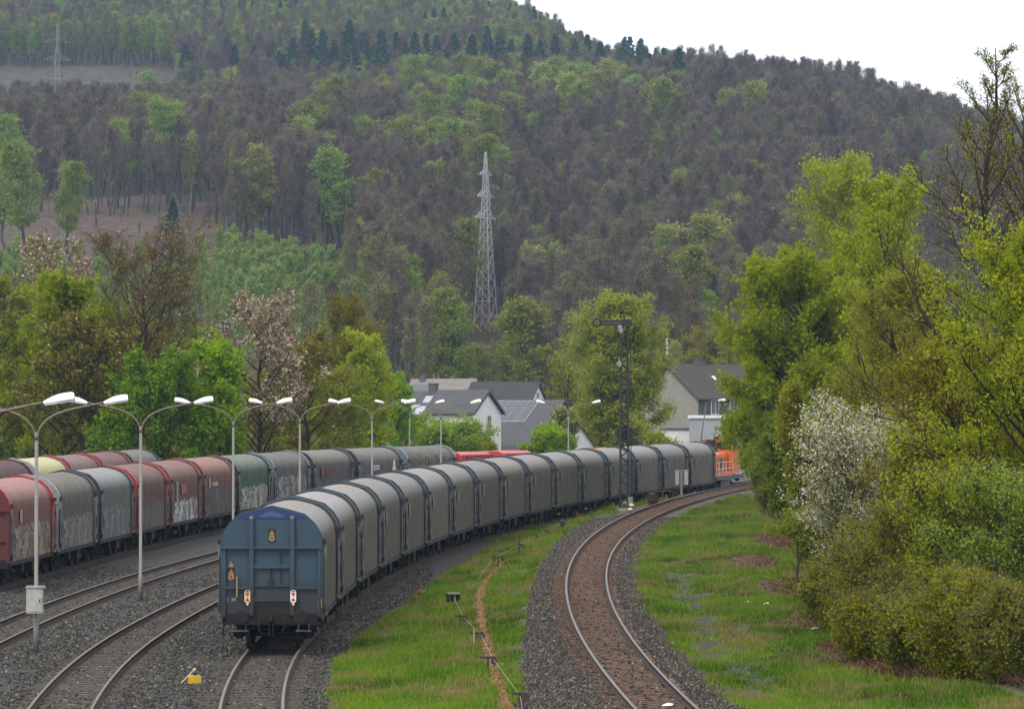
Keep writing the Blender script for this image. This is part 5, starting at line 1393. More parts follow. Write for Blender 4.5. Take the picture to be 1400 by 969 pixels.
# ------------------------------------------------------------------ trees: tapered trunk with limbs, crown of many small leaves
def unit(v): return v / np.maximum(np.linalg.norm(v, axis=-1, keepdims=True), 1e-9)
def grow(p, d, L, n, wander, up, r):
    pts = [p]; d = unit(d)
    for _ in range(n):
        d = unit(d + r.normal(0, wander, 3) + np.array([0, 0, up]))
        pts.append(pts[-1] + d * L / n)
    return np.array(pts)
def skeleton(seed, h, tr, c0=0.25, spread=0.35, shape='oval', n1=26, n2=6, n3=4, up=0.10, ang=0.9, stems=1, wander=0.10, weep=0.0, l2=0.45, l3=0.45):
    """returns (branches for the trunk mesh, twig segments that carry leaves)"""
    r = np.random.default_rng(seed)
    br, tw = [], []
    for st in range(stems):
        a0 = r.uniform(0, 6.28)
        lean = np.array([math.cos(a0), math.sin(a0), 0]) * (0.28 if stems > 1 else 0.03)
        hh = h * (1 if st == 0 else r.uniform(0.7, 0.95)); rr = tr / (stems ** 0.5)
        zt = np.linspace(-0.3, hh, 11)
        wob = np.cumsum(r.normal(0, 0.012 * hh, (11, 2)), 0); wob -= np.linspace(0, 1, 11)[:, None] * wob[-1] * 0.8; wob -= wob[0]
        tp = np.column_stack([lean[0] * (0.3 + zt * 0.8) + wob[:, 0], lean[1] * (0.3 + zt * 0.8) + wob[:, 1], zt])
        rad = rr * (1 - np.linspace(0, 1, 11)) ** 0.8 + 0.012
        br.append((tp, rad, 7))
        for i in range(n1):
            t = c0 + (0.98 - c0) * ((i + r.random()) / n1)
            k = t * 10; j = min(int(k), 9); p = tp[j] + (tp[j + 1] - tp[j]) * (k - j)
            u = (t - c0) / (1 - c0)
            w = {'oval': math.sqrt(max(0.06, 1 - (1.7 * u - 0.75) ** 2)), 'cone': (1 - u) ** 0.8 + 0.06, 'round': math.sqrt(max(0.05, 1 - (2 * u - 1) ** 2)), 'vase': 0.35 + 0.75 * u * (1.25 - u) * 2.0, 'column': 0.6 + 0.4 * math.sin(math.pi * u)}[shape]
            L = h * spread * w * r.uniform(0.7, 1.2)
            az = i * 2.399 + r.normal(0, 0.4)
            el = ang * (1 - 0.35 * u) * r.uniform(0.8, 1.2)        # angle from the vertical
            d = np.array([math.cos(az) * math.sin(el), math.sin(az) * math.sin(el), math.cos(el)])
            b1 = grow(p, d, L, 5, wander, up, r)
            r1 = min(rr * 0.42, 0.012 + 0.016 * L) * (1 - u * 0.5)
            br.append((b1, r1 * (1 - np.linspace(0, 1, 6)) ** 0.8 + 0.006, 5))
            for q in range(n2):
                s = 0.25 + 0.75 * (q + r.random()) / n2; k = s * 5; j = min(int(k), 4); p2 = b1[j] + (b1[j + 1] - b1[j]) * (k - j)
                d1 = unit(b1[j + 1] - b1[j])
                d2 = unit(d1 + unit(r.normal(0, 1, 3)) * 0.9 + np.array([0, 0, 0.15]))
                L2 = L * l2 * r.uniform(0.6, 1.15) * (1.15 - 0.5 * s)
                b2 = grow(p2, d2, L2, 3, wander * 1.3, up * 1.2 - weep, r)
                br.append((b2, np.linspace(max(r1 * 0.4, 0.010), 0.006, 4), 3))
                for z in range(n3):
                    s3 = 0.3 + 0.7 * (z + r.random()) / n3; k = s3 * 3; j = min(int(k), 2); p3 = b2[j] + (b2[j + 1] - b2[j]) * (k - j)
                    d3 = unit(unit(b2[j + 1] - b2[j]) + unit(r.normal(0, 1, 3)) * 0.9 + np.array([0, 0, 0.1 - weep * 3]))
                    L3 = max(L2 * l3 * r.uniform(0.6, 1.2), 0.15)
                    e = p3 + d3 * L3
                    br.append((np.array([p3, (p3 + e) / 2 + r.normal(0, 0.03, 3), e]), np.array([0.008, 0.006, 0.003]), 3))
                    tw.append((p3, e))
                tw.append((b2[1], b2[3]))
            tw.append((b1[3], b1[5]))
        tw.append((tp[9], tp[10]))
    return br, tw
def wood_mesh(br, mat, thick=1.0, kmin=0.0):
    V, F3 = [], []; b = 0
    for pts, rad, n in br:
        if rad[0] < kmin: continue
        m = len(pts); d = unit(pts[-1] - pts[0]); a = np.array([0, 0, 1.0]) if abs(d[2]) < 0.9 else np.array([1.0, 0, 0])
        u = unit(np.cross(d, a)); w = np.cross(d, u)
        th = np.arange(n) * 2 * math.pi / n
        ring = np.cos(th)[:, None] * u + np.sin(th)[:, None] * w
        V.append((pts[:, None] + ring[None] * (np.asarray(rad) * thick)[:, None, None]).reshape(-1, 3))
        i = np.arange(m - 1)[:, None] * n; k = np.arange(n)[None]; k2 = (k + 1) % n
        F3.append(np.stack([i + k, i + k2, i + n + k2, i + n + k], -1).reshape(-1, 4) + b); b += m * n
    return np_mesh('trunk', np.concatenate(V), np.concatenate(F3), mat, smooth=True)
def leaf_mesh(tw, seed, per, size, jit, mat, name='crown', clump=0.55, pick=1.0, tone0=0.5, hang=0.0, aspect=0.6, zmin=None):
    r = np.random.default_rng(seed)
    T = np.array(tw)
    if pick < 1: T = T[r.random(len(T)) < pick]
    if zmin is not None: T = T[T[:, 1, 2] > zmin]
    n = len(T); ct = r.normal(tone0, 0.22, n)
    idx = np.repeat(np.arange(n), per); N = len(idx)
    t = r.random(N) ** 0.7
    C = T[idx, 0] + (T[idx, 1] - T[idx, 0]) * t[:, None] * 1.05 + r.normal(0, jit, (N, 3))
    u = unit(r.normal(0, 1, (N, 3)) + np.array([0, 0, -hang])); w = unit(np.cross(u, r.normal(0, 1, (N, 3))))
    s = (size * r.uniform(0.6, 1.35, N))[:, None]
    V = np.stack([C - u * s, C + w * s * aspect, C + u * s, C - w * s * aspect], 1).reshape(-1, 3)
    F = np.arange(4 * N).reshape(-1, 4)
    tone = np.clip(ct[idx] * clump + (1 - clump) * r.random(N), 0, 1)
    return np_mesh(name, V, F, mat, {'tone': np.repeat(tone, 4)})
def join_twigs(tw, seed, per, length, width, mat, up=0.25):
    """bare fine twigs as thin slivers along and around the twig segments"""
    r = np.random.default_rng(seed); T = np.array(tw); n = len(T)
    idx = np.repeat(np.arange(n), per); N = len(idx)
    t = r.random(N)
    C = T[idx, 0] + (T[idx, 1] - T[idx, 0]) * t[:, None]
    d = unit(unit(T[idx, 1] - T[idx, 0]) * 0.8 + r.normal(0, 0.55, (N, 3)) + np.array([0, 0, up]))
    w = unit(np.cross(d, r.normal(0, 1, (N, 3)))) * width
    L = (length * r.uniform(0.5, 1.3, N))[:, None]
    V = np.stack([C - w, C + w, C + d * L], 1).reshape(-1, 3)
    return np_mesh('crown', V, np.arange(3 * N).reshape(-1, 3), mat, {'tone': np.repeat(r.random(N), 3)})

BARK = bark_mat('grey_brown_bark', (0.055, 0.045, 0.036), (0.10, 0.085, 0.068))
BARK_D = bark_mat('dark_bark', (0.025, 0.02, 0.017), (0.05, 0.04, 0.032))
BARK_B = bark_mat('birch_bark', (0.30, 0.29, 0.26), (0.11, 0.10, 0.09), 3.0)
BARK_H = bark_mat('wood_bark', (0.05, 0.045, 0.042), (0.085, 0.075, 0.07), 0.8)
L_BRIGHT = leaf_mat('fresh_green_leaf', (0.16, 0.25, 0.010), (0.24, 0.36, 0.012), (0.33, 0.45, 0.025), 0.5)
L_DEEP = leaf_mat('deep_green_leaf', (0.065, 0.10, 0.010), (0.12, 0.175, 0.014), (0.18, 0.24, 0.022), 0.44)
L_OLIVE = leaf_mat('olive_spring_leaf', (0.1456, 0.1534, 0.014), (0.2296, 0.2419, 0.02), (0.336, 0.3422, 0.036), 0.48)
L_YELLOW = leaf_mat('yellow_green_bud', (0.196, 0.2124, 0.012), (0.3136, 0.3363, 0.016), (0.4256, 0.4484, 0.036), 0.5)
L_BRONZE = leaf_mat('bronze_bud', (0.11, 0.09, 0.024), (0.17, 0.135, 0.034), (0.26, 0.20, 0.058), 0.40)
L_BIRCH = leaf_mat('birch_leaf', (0.16, 0.20, 0.026), (0.245, 0.30, 0.04), (0.33, 0.385, 0.065), 0.48)
L_WHITE = leaf_mat('white_blossom', (0.36, 0.34, 0.25), (0.54, 0.52, 0.41), (0.72, 0.70, 0.60), 0.25, 0.08)
L_PINK = leaf_mat('pale_pink_blossom', (0.28, 0.21, 0.15), (0.46, 0.37, 0.29), (0.66, 0.57, 0.49), 0.25, 0.08)
L_TWIG = leaf_mat('brown_twig', (0.045, 0.032, 0.026), (0.075, 0.054, 0.042), (0.11, 0.08, 0.06), 0.0)
L_DEAD = leaf_mat('dead_bracken', (0.05, 0.03, 0.018), (0.125, 0.072, 0.038), (0.30, 0.21, 0.115), 0.2)
L_DRYTWIG = leaf_mat('dry_twig', (0.07, 0.05, 0.035), (0.13, 0.095, 0.065), (0.20, 0.155, 0.11), 0.1)

def tree(name, label, cat, px, D, ground, top_py, width_px, sk, leaves, bark=BARK, group=None, rz=None, thick=1.0, kmin=0.0, X=None):
    """tree whose top reaches photo row top_py when it stands at distance D; sk(h, spread) builds its skeleton"""
    z0 = ground; h = (ZY(top_py, D) - z0)
    sp = width_px * D / FPX / 2
    br, tw = sk(h, 1.3 * sp / h)
    # fit the grown tree to its measured height and spread
    e = np.array([b for a, b in tw]); fz = h / np.percentile(e[:, 2], 99.7); fr = sp / np.percentile(np.hypot(e[:, 0], e[:, 1]), 93)
    k = np.array([fr, fr, fz])
    br = [(p * k, r_, n_) for p, r_, n_ in br]; tw = [(a * k, b * k) for a, b in tw]
    t = empty(name, (PX(px, D) if X is None else X, D, z0), rz or 0.0, label, cat, group)
    link('trunk', wood_mesh(br, bark, thick, kmin), t)
    for f in leaves:
        me = f(tw); link(me.name.split('.')[0], me, t)
    return t, br, tw
def lf(seed, per, size, jit, mat, name='crown', **k):
    return lambda tw: leaf_mesh(tw, seed, per, size, jit, mat, name, **k)
def tf(seed, per, length, width, mat=L_TWIG, up=0.25):
    return lambda tw: join_twigs(tw, seed, per, length, width, mat, up)
def SK(seed, tr, **k):
    def f(h, spread): return skeleton(seed, h, tr, spread=spread, **k)
    return f

# ---- left: spring trees behind the wagon rows
LG = 'trees behind the wagon rows'
tree('spring_tree', 'olive brown budding tree at the left edge behind the wagons', 'tree', -6, 290, 0, 380, 140, SK(21, 0.22, c0=0.15, n1=30, shape='round', ang=1.0), [lf(1, 9, 0.16, 0.22, L_OLIVE, pick=0.8), lf(2, 6, 0.14, 0.2, L_BRONZE, 'bud')], BARK_D, LG)
tree('spring_tree', 'bright yellow green tree behind the lamp with the cabinet', 'tree', 88, 284, 0, 374, 165, SK(22, 0.22, c0=0.12, n1=32, shape='oval', ang=0.9), [lf(3, 16, 0.17, 0.24, L_BRIGHT, tone0=0.6)], BARK_D, LG)
tree('blossom_tree', 'tall thin tree with pale blossom at its tips, poking above the bright green one', 'tree', 88, 312, 0, 322, 120, SK(23, 0.2, c0=0.3, n1=26, shape='vase', ang=0.7), [lf(4, 6, 0.13, 0.18, L_PINK, 'blossom', pick=0.7, zmin=9), lf(5, 6, 0.13, 0.2, L_BRONZE)], BARK, LG)
tree('spring_tree', 'bronze tree with pale blossom flecks left of the big bare tree', 'tree', 120, 280, 0, 430, 150, SK(24, 0.2, c0=0.15, n1=28, shape='round', ang=1.0), [lf(6, 9, 0.15, 0.2, L_BRONZE), lf(7, 4, 0.15, 0.22, L_OLIVE, 'leaf'), lf(8, 2, 0.10, 0.2, L_PINK, 'blossom', pick=0.35)], BARK_D, LG)
tree('bare_tree', 'big brown budding tree with dark spreading limbs in front of the heath slope', 'tree', 186, 286, 0, 296, 190, SK(25, 0.36, c0=0.22, n1=34, n2=8, n3=6, shape='vase', ang=0.75, up=0.12), [lf(9, 4, 0.11, 0.22, L_BRONZE), tf(10, 8, 0.7, 0.013, L_DRYTWIG), lf(11, 1, 0.10, 0.2, L_PINK, 'blossom', pick=0.25)], BARK_D, LG)
tree('spring_tree', 'dark green leafy tree under the big brown budding tree', 'tree', 215, 272, 0, 478, 175, SK(26, 0.2, c0=0.08, n1=34, shape='round', ang=1.1), [lf(12, 15, 0.17, 0.24, L_DEEP, tone0=0.6), lf(13, 5, 0.15, 0.24, L_BRIGHT, 'leaf', pick=0.5)], BARK_D, LG)
tree('spring_tree', 'fresh green bush like tree left of the pink blossoming cherry', 'tree', 300, 276, 0, 468, 95, SK(27, 0.16, c0=0.08, n1=28, shape='oval', ang=0.9), [lf(14, 13, 0.16, 0.22, L_BRIGHT, tone0=0.35)], BARK_D, LG)
tree('cherry_tree', 'pale pink blossoming cherry tree with bronze leaves', 'tree', 352, 282, 0, 400, 150, SK(28, 0.22, c0=0.12, n1=36, n2=7, shape='oval', ang=0.85), [lf(15, 7, 0.12, 0.16, L_PINK, 'blossom', zmin=6.2, pick=0.9), lf(16, 4, 0.12, 0.2, L_BRONZE)], BARK_D, LG)
tree('spring_tree', 'bronze brown budding tree right of the cherry', 'tree', 418, 292, 0, 452, 120, SK(29, 0.18, c0=0.12, n1=30, shape='round', ang=0.95), [lf(17, 4, 0.13, 0.2, L_BRONZE), lf(18, 6, 0.13, 0.2, L_OLIVE, 'leaf'), lf(19, 1, 0.10, 0.2, L_PINK, 'blossom', pick=0.3)], BARK_D, LG)
tree('birch_tree', 'olive birch with white stems right of the cherry', 'tree', 462, 330, 0, 402, 110, SK(30, 0.17, c0=0.2, n1=34, shape='column', ang=0.7, stems=2, weep=0.04), [lf(20, 8, 0.13, 0.22, L_OLIVE), tf(21, 3, 0.5, 0.012)], BARK_B, LG)
tree('birch_tree', 'yellow green drooping birch left of the houses', 'tree', 500, 318, 0, 455, 66, SK(31, 0.15, c0=0.12, n1=36, shape='column', ang=0.7, weep=0.06), [lf(22, 12, 0.13, 0.22, L_YELLOW, tone0=0.35)], BARK_B, LG)
tree('birch_tree', 'low olive birch between the drooping birch and the cherry', 'tree', 465, 300, 0, 500, 90, SK(32, 0.15, c0=0.1, n1=30, shape='oval', ang=0.8), [lf(23, 11, 0.13, 0.22, L_OLIVE, tone0=0.4)], BARK_B, LG)
tree('spring_tree', 'dark olive tree beside the low slate roof', 'tree', 562, 380, 0, 568, 40, SK(33, 0.14, c0=0.1, n1=26, shape='oval'), [lf(24, 12, 0.16, 0.24, L_OLIVE, tone0=0.25)], BARK_D, LG)
tree('green_bush', 'light green bush above the grey roofs in front of the white house', 'bush', 610, 372, 0, 568, 90, SK(34, 0.08, c0=0.06, n1=30, shape='round', stems=2, ang=0.9), [lf(25, 14, 0.13, 0.2, L_BIRCH)], BARK, None)
tree('green_bush', 'small pale olive bush at the foot of the white house wall', 'bush', 662, 384, 0, 592, 46, SK(35, 0.06, c0=0.06, n1=22, shape='round', stems=2), [lf(26, 10, 0.12, 0.2, L_OLIVE)], BARK, None)
tree('green_bush', 'fresh green bush in front of the solar roof, flecked with white flowers', 'bush', 745, 386, 0, 580, 62, SK(36, 0.07, c0=0.06, n1=28, shape='round', stems=2), [lf(27, 13, 0.13, 0.2, L_BRIGHT, tone0=0.3), lf(28, 1, 0.10, 0.2, L_WHITE, 'blossom', pick=0.35)], BARK, None)
tree('blossom_bush', 'white flowering bush between the solar roof and the birch', 'bush', 772, 396, 0, 558, 40, SK(37, 0.07, c0=0.1, n1=24, shape='oval', stems=2), [lf(29, 3, 0.11, 0.2, L_WHITE, 'blossom', pick=0.6), lf(30, 6, 0.12, 0.2, L_BIRCH)], BARK, None)
tree('blossom_bush', 'low bush with white flecks at the right foot of the birch', 'bush', 908, 352, 0, 592, 44, SK(38, 0.07, c0=0.1, n1=26, shape='round', stems=2), [lf(31, 1, 0.10, 0.2, L_WHITE, 'blossom', pick=0.3), lf(32, 8, 0.12, 0.2, L_OLIVE)], BARK, None)
tree('birch_tree', 'big light green birch behind the semaphore signal', 'tree', 850, 365, 0, 404, 116, SK(39, 0.24, c0=0.07, n1=64, n2=8, n3=5, shape='oval', ang=0.85, weep=0.05, up=0.06), [lf(33, 20, 0.14, 0.26, L_BIRCH, clump=0.6, tone0=1.0)], BARK_B, None)
tree('spring_tree', 'yellowish budding tree above the small white gable, left of the birch', 'tree', 778, 470, 0, 474, 70, SK(40, 0.16, c0=0.3, n1=26, shape='vase', ang=0.8), [lf(34, 5, 0.15, 0.22, L_OLIVE), lf(35, 2, 0.14, 0.2, L_BRONZE, 'bud')], BARK_D, None)
tree('spring_tree', 'brown budding tree behind the brown roofed house', 'tree', 975, 560, 2, 445, 105, SK(41, 0.2, c0=0.15, n1=34, shape='round'), [lf(36, 9, 0.20, 0.3, L_OLIVE), lf(37, 5, 0.18, 0.3, L_BRONZE, 'bud')], BARK_D, None)
tree('spring_tree', 'hazy green tree behind the chimney of the brown roofed house', 'tree', 1012, 520, 1, 448, 80, SK(42, 0.2, c0=0.12, n1=32, shape='round'), [lf(38, 13, 0.20, 0.28, L_BIRCH, tone0=0.3)], BARK_D, None)

# ---- right: hedgerow along the main line
RG = 'hedgerow trees right of the main line'
def zr(px, D): return float(z_near(PX(px, D), D))
tree('spring_tree', 'bright fresh green tree overhanging the far end of the main line', 'tree', 1092, 246, 0.7, 338, 205, SK(51, 0.26, c0=0.06, n1=60, n2=8, n3=5, shape='oval', ang=1.05, up=0.04), [lf(41, 20, 0.135, 0.22, L_BRIGHT, clump=0.7, tone0=0.55)], BARK_D, RG)
tree('spring_tree', 'lower fresh green tree leaning over the line beside the locomotive', 'tree', 1062, 262, 0.7, 468, 125, SK(52, 0.18, c0=0.05, n1=46, n2=7, shape='round', ang=1.15, up=0.03), [lf(42, 22, 0.13, 0.22, L_BRIGHT, tone0=0.4)], BARK_D, RG)
tree('birch_tree', 'tall olive drooping birch standing behind the bright green tree', 'tree', 1142, 280, 0.8, 214, 165, SK(53, 0.24, c0=0.15, n1=56, n2=8, n3=5, shape='oval', ang=0.75, weep=0.06), [lf(43, 8, 0.12, 0.24, L_OLIVE, clump=0.7, tone0=0.6), lf(44, 4, 0.12, 0.24, L_YELLOW, 'bud')], BARK_B, RG)
tree('spring_tree', 'light yellow green tree between the birch and the tall bare tree', 'tree', 1205, 230, 0.8, 240, 150, SK(54, 0.22, c0=0.12, n1=46, n2=7, shape='oval', ang=0.9), [lf(45, 9, 0.11, 0.22, L_YELLOW, tone0=0.45), lf(46, 4, 0.11, 0.22, L_BRIGHT, 'leaf')], BARK_D, RG)
tree('bare_tree', 'tall nearly bare tree with dark limbs and a spiky top against the sky', 'tree', 1316, 122, 0.7, 62, 330, SK(55, 0.19, c0=0.24, n1=40, n2=9, n3=5, shape='cone', ang=0.95, up=0.13, wander=0.09, l2=0.42), [lf(47, 3, 0.034, 0.05, L_YELLOW, 'bud', pick=0.8), lf(48, 2, 0.034, 0.05, L_BRONZE)], BARK_D, RG, thick=1.25)
tree('bare_tree', 'second nearly bare tree at the right edge against the sky', 'tree', 1398, 128, 0.7, 98, 230, SK(56, 0.17, c0=0.28, n1=36, n2=8, n3=5, shape='oval', ang=0.75, up=0.14), [lf(49, 3, 0.036, 0.06, L_YELLOW, 'bud', pick=0.9), lf(50, 2, 0.034, 0.05, L_BRONZE)], BARK_D, RG, thick=1.25)
tree('spring_tree', 'bronze budding tree below the limbs of the tall bare tree', 'tree', 1235, 158, 0.7, 372, 210, SK(57, 0.18, c0=0.1, n1=50, n2=8, n3=6, shape='round', ang=1.0), [lf(51, 5, 0.06, 0.10, L_BRONZE, tone0=0.6), lf(52, 11, 0.062, 0.10, L_OLIVE, 'leaf')], BARK_D, RG)
tree('spring_tree', 'yellow green budding tree filling the right edge of the photo', 'tree', 1418, 104, 0.7, 300, 290, SK(58, 0.16, c0=0.07, n1=64, n2=9, n3=6, shape='oval', ang=1.05, up=0.05), [lf(53, 10, 0.052, 0.10, L_YELLOW, clump=0.6, tone0=0.45), lf(54, 3, 0.05, 0.10, L_OLIVE, 'leaf')], BARK_D, RG)
tree('spring_tree', 'olive budding tree between the white bush and the right edge', 'tree', 1318, 118, 0.7, 455, 220, SK(59, 0.13, c0=0.06, n1=48, n2=8, n3=6, shape='oval', ang=1.0), [lf(55, 9, 0.052, 0.10, L_YELLOW, tone0=0.3), lf(56, 4, 0.05, 0.10, L_BRONZE, 'bud')], BARK_D, RG)
tree('blossom_bush', 'white blossoming blackthorn bush beside the turf', 'bush', 1196, 126, 0.6, 546, 235, SK(60, 0.09, c0=0.10, n1=30, n2=8, n3=6, shape='oval', ang=0.8, stems=3, up=0.08), [lf(57, 10, 0.042, 0.09, L_WHITE, 'blossom', zmin=1.2, pick=0.8, clump=0.4), lf(58, 5, 0.045, 0.10, L_OLIVE)], BARK_D, RG)
tree('blossom_bush', 'second sparser white flowering bush behind the blackthorn', 'bush', 1262, 142, 0.6, 560, 150, SK(61, 0.08, c0=0.12, n1=26, n2=7, n3=5, shape='round', ang=0.9, stems=3), [lf(59, 5, 0.042, 0.10, L_WHITE, 'blossom', pick=0.65), lf(60, 5, 0.05, 0.12, L_OLIVE)], BARK_D, RG)
tree('green_bush', 'thin olive bush left of the white blackthorn', 'bush', 1108, 165, 0.6, 520, 85, SK(62, 0.07, c0=0.05, n1=30, n2=7, shape='column', ang=0.7, stems=3), [lf(61, 7, 0.062, 0.12, L_OLIVE, tone0=0.5), lf(62, 3, 0.06, 0.12, L_BIRCH, 'leaf')], BARK, RG)
for k, (px, D, top, wpx, mat_, tone, lab) in enumerate([
        (1160, 113, 770, 120, L_OLIVE, 0.35, 'low olive green bush in front of the foot of the blackthorn'),
        (1215, 106, 720, 170, L_BIRCH, 0.4, 'green bush under the white blackthorn, nearest the dead bracken'),
        (1290, 101, 660, 190, L_BIRCH, 0.3, 'mid green bush between the blackthorn foot and the right corner'),
        (1345, 97, 640, 190, L_YELLOW, 0.35, 'yellow green bush on the right, in front of the olive budding tree'),
        (1405, 95, 620, 190, L_BIRCH, 0.4, 'green bush cut by the right edge'),
        (1080, 205, 560, 90, L_DEEP, 0.7, 'dark green bush under the bright green tree'),
        (1058, 236, 610, 70, L_BIRCH, 0.3, 'low green bush at the far end of the hedgerow beside the rails'),
        (1125, 150, 690, 90, L_OLIVE, 0.4, 'twiggy olive bush behind the dead tree stub'),
        (1185, 140, 650, 110, L_BIRCH, 0.15, 'shadowed green bush behind the blackthorn'),
        (1260, 122, 600, 150, L_OLIVE, 0.3, 'olive bush right of the blackthorn, half hidden by the green one in front'),
        (1330, 135, 560, 160, L_BRIGHT, 0.2, 'mid green bush behind the olive budding tree'),
        (1205, 100, 810, 120, L_YELLOW, 0.1, 'low yellowish bush at the turf edge, in front of the blackthorn foot'),
        (1262, 95.5, 790, 130, L_BIRCH, 0.3, 'low green bush at the turf edge right of the low yellowish one'),
        (1325, 92.5, 780, 130, L_YELLOW, 0.2, 'twiggy olive bush low at the lower right corner'),
        (1392, 90.5, 800, 130, L_BIRCH, 0.2, 'fresh green low bush in the lower right corner')]):
    tree('green_bush', lab, 'bush', px, D, zr(px, D) - 0.05, top, wpx, SK(70 + k, 0.06, c0=0.03, n1=26, n2=8, n3=5, shape=('round', 'vase', 'oval')[k % 3], ang=0.85, stems=4, up=0.07, wander=0.16),
         [lf(80 + k, 7, 0.045 * max(D / 110, 1) ** 0.7, 0.12, mat_, tone0=tone), lf(160 + k, 4, 0.04 * max(D / 110, 1) ** 0.7, 0.12, (L_DEEP, L_BRIGHT, L_OLIVE)[k % 3], 'leaf', tone0=0.3, pick=0.6), tf(120 + k, 2, 0.5, 0.006, L_DRYTWIG, 0.4)], BARK_D, 'bushes at the foot of the hedgerow')
# filler trees deeper in the hedgerow, built once and copied
fb, ft = skeleton(200, 11, 0.16, c0=0.08, spread=0.3, shape='oval', n1=40, n2=7, n3=5)
FT, FC = wood_mesh(fb, BARK_D), leaf_mesh(ft, 201, 9, 0.11, 0.18, L_OLIVE)
FC2 = leaf_mesh(ft, 202, 9, 0.11, 0.18, L_BRIGHT, tone0=0.2)
k = 0
for y in np.arange(112, 330, 13):
    for off in (8.5, 14.5):
        x = float(XA(y)) + 6.5 + off + random.uniform(-1.5, 1.5); yy = y + random.uniform(-4, 4)
        s = random.uniform(0.6, 0.85) * (0.8 if off < 10 else 1.05)
        t = empty('hedgerow_tree', (x, yy, 0.6), random.uniform(0, 6.28), 'leafy tree deep in the hedgerow right of the line', 'tree', 'trees deep in the right hedgerow')
        t.scale = (s, s, s * random.uniform(0.9, 1.1))
        link('trunk', FT, t); link('crown', FC if random.random() < 0.6 else FC2, t); k += 1
# filler trees behind the left row
for k in range(16):
    D = 325 + 9 * (k % 4) + random.uniform(-4, 4); px = -120 + k * 44
    s = random.uniform(0.95, 1.25) * (1.1 if px < 300 else 0.8)
    t = empty('yard_tree', (PX(px, D), D, 0), random.uniform(0, 6.28), 'leafy tree in the thicket behind the front trees on the left', 'tree', 'thicket trees on the left')
    t.scale = (s, s, s)
    link('trunk', FT, t); link('crown', FC if k % 3 else FC2, t)
# dead bracken, brambles and dry stems along the hedge foot
def bracken():
    n = 85000
    Y = 88 + 160 * rng.random(n) ** 1.5
    X = HEDGE(Y) + rng.normal(0.2, 1.9, n)
    cl = fbm(X * 0.7, Y * 0.25, 91, 3)
    so = masks(X, Y)[1]
    k = (cl * 0.5 + so * 0.6 + rng.normal(0, .08, n) > 0.55) & (X > XA(Y) + 3.6)
    X, Y, cl = X[k], Y[k], cl[k]; n = len(X)
    B = np.stack([X, Y, z_near(X, Y)], 1)
    h = rng.uniform(0.04, 0.32, n) * (0.4 + 0.7 * np.clip((X - HEDGE(Y)) + 0.9, 0, 1.4))
    a = rng.uniform(0, 6.28, n); le = rng.uniform(0.4, 2.2, n) * h
    T = B + np.stack([np.cos(a) * le, np.sin(a) * le, h], 1)
    w = unit(np.cross(T - B, rng.normal(0, 1, (n, 3)))) * rng.uniform(0.004, 0.013, n)[:, None]
    M = (B + T) / 2
    V = np.stack([B, M + w * 1.3, T, M - w * 1.3], 1).reshape(-1, 3)
    o = link('dead_bracken', np_mesh('dead_bracken', V, np.arange(4 * n).reshape(-1, 4), L_DEAD, {'tone': np.repeat(rng.random(n), 4)}))
    tag(o, 'rust brown dead bracken and brambles along the foot of the hedgerow', 'undergrowth', kind='stuff')
bracken()
X, D, z = gz_at(1089, 806)
br, tw = skeleton(333, 1.9, 0.07, c0=0.3, spread=0.3, n1=7, n2=4, n3=2, shape='vase', ang=0.5)
t = empty('dead_tree_stub', (X, D, z), 0.5, 'leafless dead tree stub standing in the brown bracken', 'tree')
link('trunk', wood_mesh(br, BARK_D), t)
# brush on the bank in front of the wagons
for k, (px, py, s, lab) in enumerate(((728, 706, 0.9, 'small green fern like plant beside the rusty T shaped post'), (893, 690, 0.55, 'dry reddish shrub in the grass before the wagons'))):
    X, D, z = gz_at(px, py)
    br, tw = skeleton(340 + k, 1.1 * s, 0.02, c0=0.05, spread=0.5, n1=16, n2=5, n3=3, shape='round', stems=3)
    t = empty('small_shrub', (X, D, z), 0, lab, 'shrub')
    link('trunk', wood_mesh(br, BARK_D), t); link('crown', leaf_mesh(tw, 350 + k, 6 if k == 0 else 2, 0.06, 0.08, L_DEEP if k == 0 else L_DRYTWIG), t)

# ------------------------------------------------------------------ the wooded hill
BARKW = BARK_H
T_BARE = leaf_mat('bare_crown_twig', (0.08286, 0.06093, 0.04896), (0.1401, 0.1023, 0.08323), (0.2012, 0.1501, 0.1214), 0.0, 0.35)
T_BUD = leaf_mat('budding_crown_twig', (0.08797, 0.07624, 0.04301), (0.1417, 0.1221, 0.06354), (0.1955, 0.171, 0.09286), 0.1, 0.35)
T_GREEN = leaf_mat('hill_spring_leaf', (0.1344, 0.1736, 0.0336), (0.2072, 0.2576, 0.04704), (0.28, 0.336, 0.0728), 0.4, 0.28)
T_PALE = leaf_mat('hill_pale_leaf', (0.1736, 0.1904, 0.0448), (0.252, 0.2688, 0.06272), (0.3248, 0.336, 0.0952), 0.4, 0.25)
T_SAP = leaf_mat('sapling_leaf', (0.15, 0.21, 0.045), (0.22, 0.295, 0.065), (0.29, 0.37, 0.095), 0.4, 0.2)
T_CONI = leaf_mat('conifer_needle', (0.018, 0.036, 0.024), (0.032, 0.058, 0.036), (0.05, 0.082, 0.05), 0.1, 0.3)
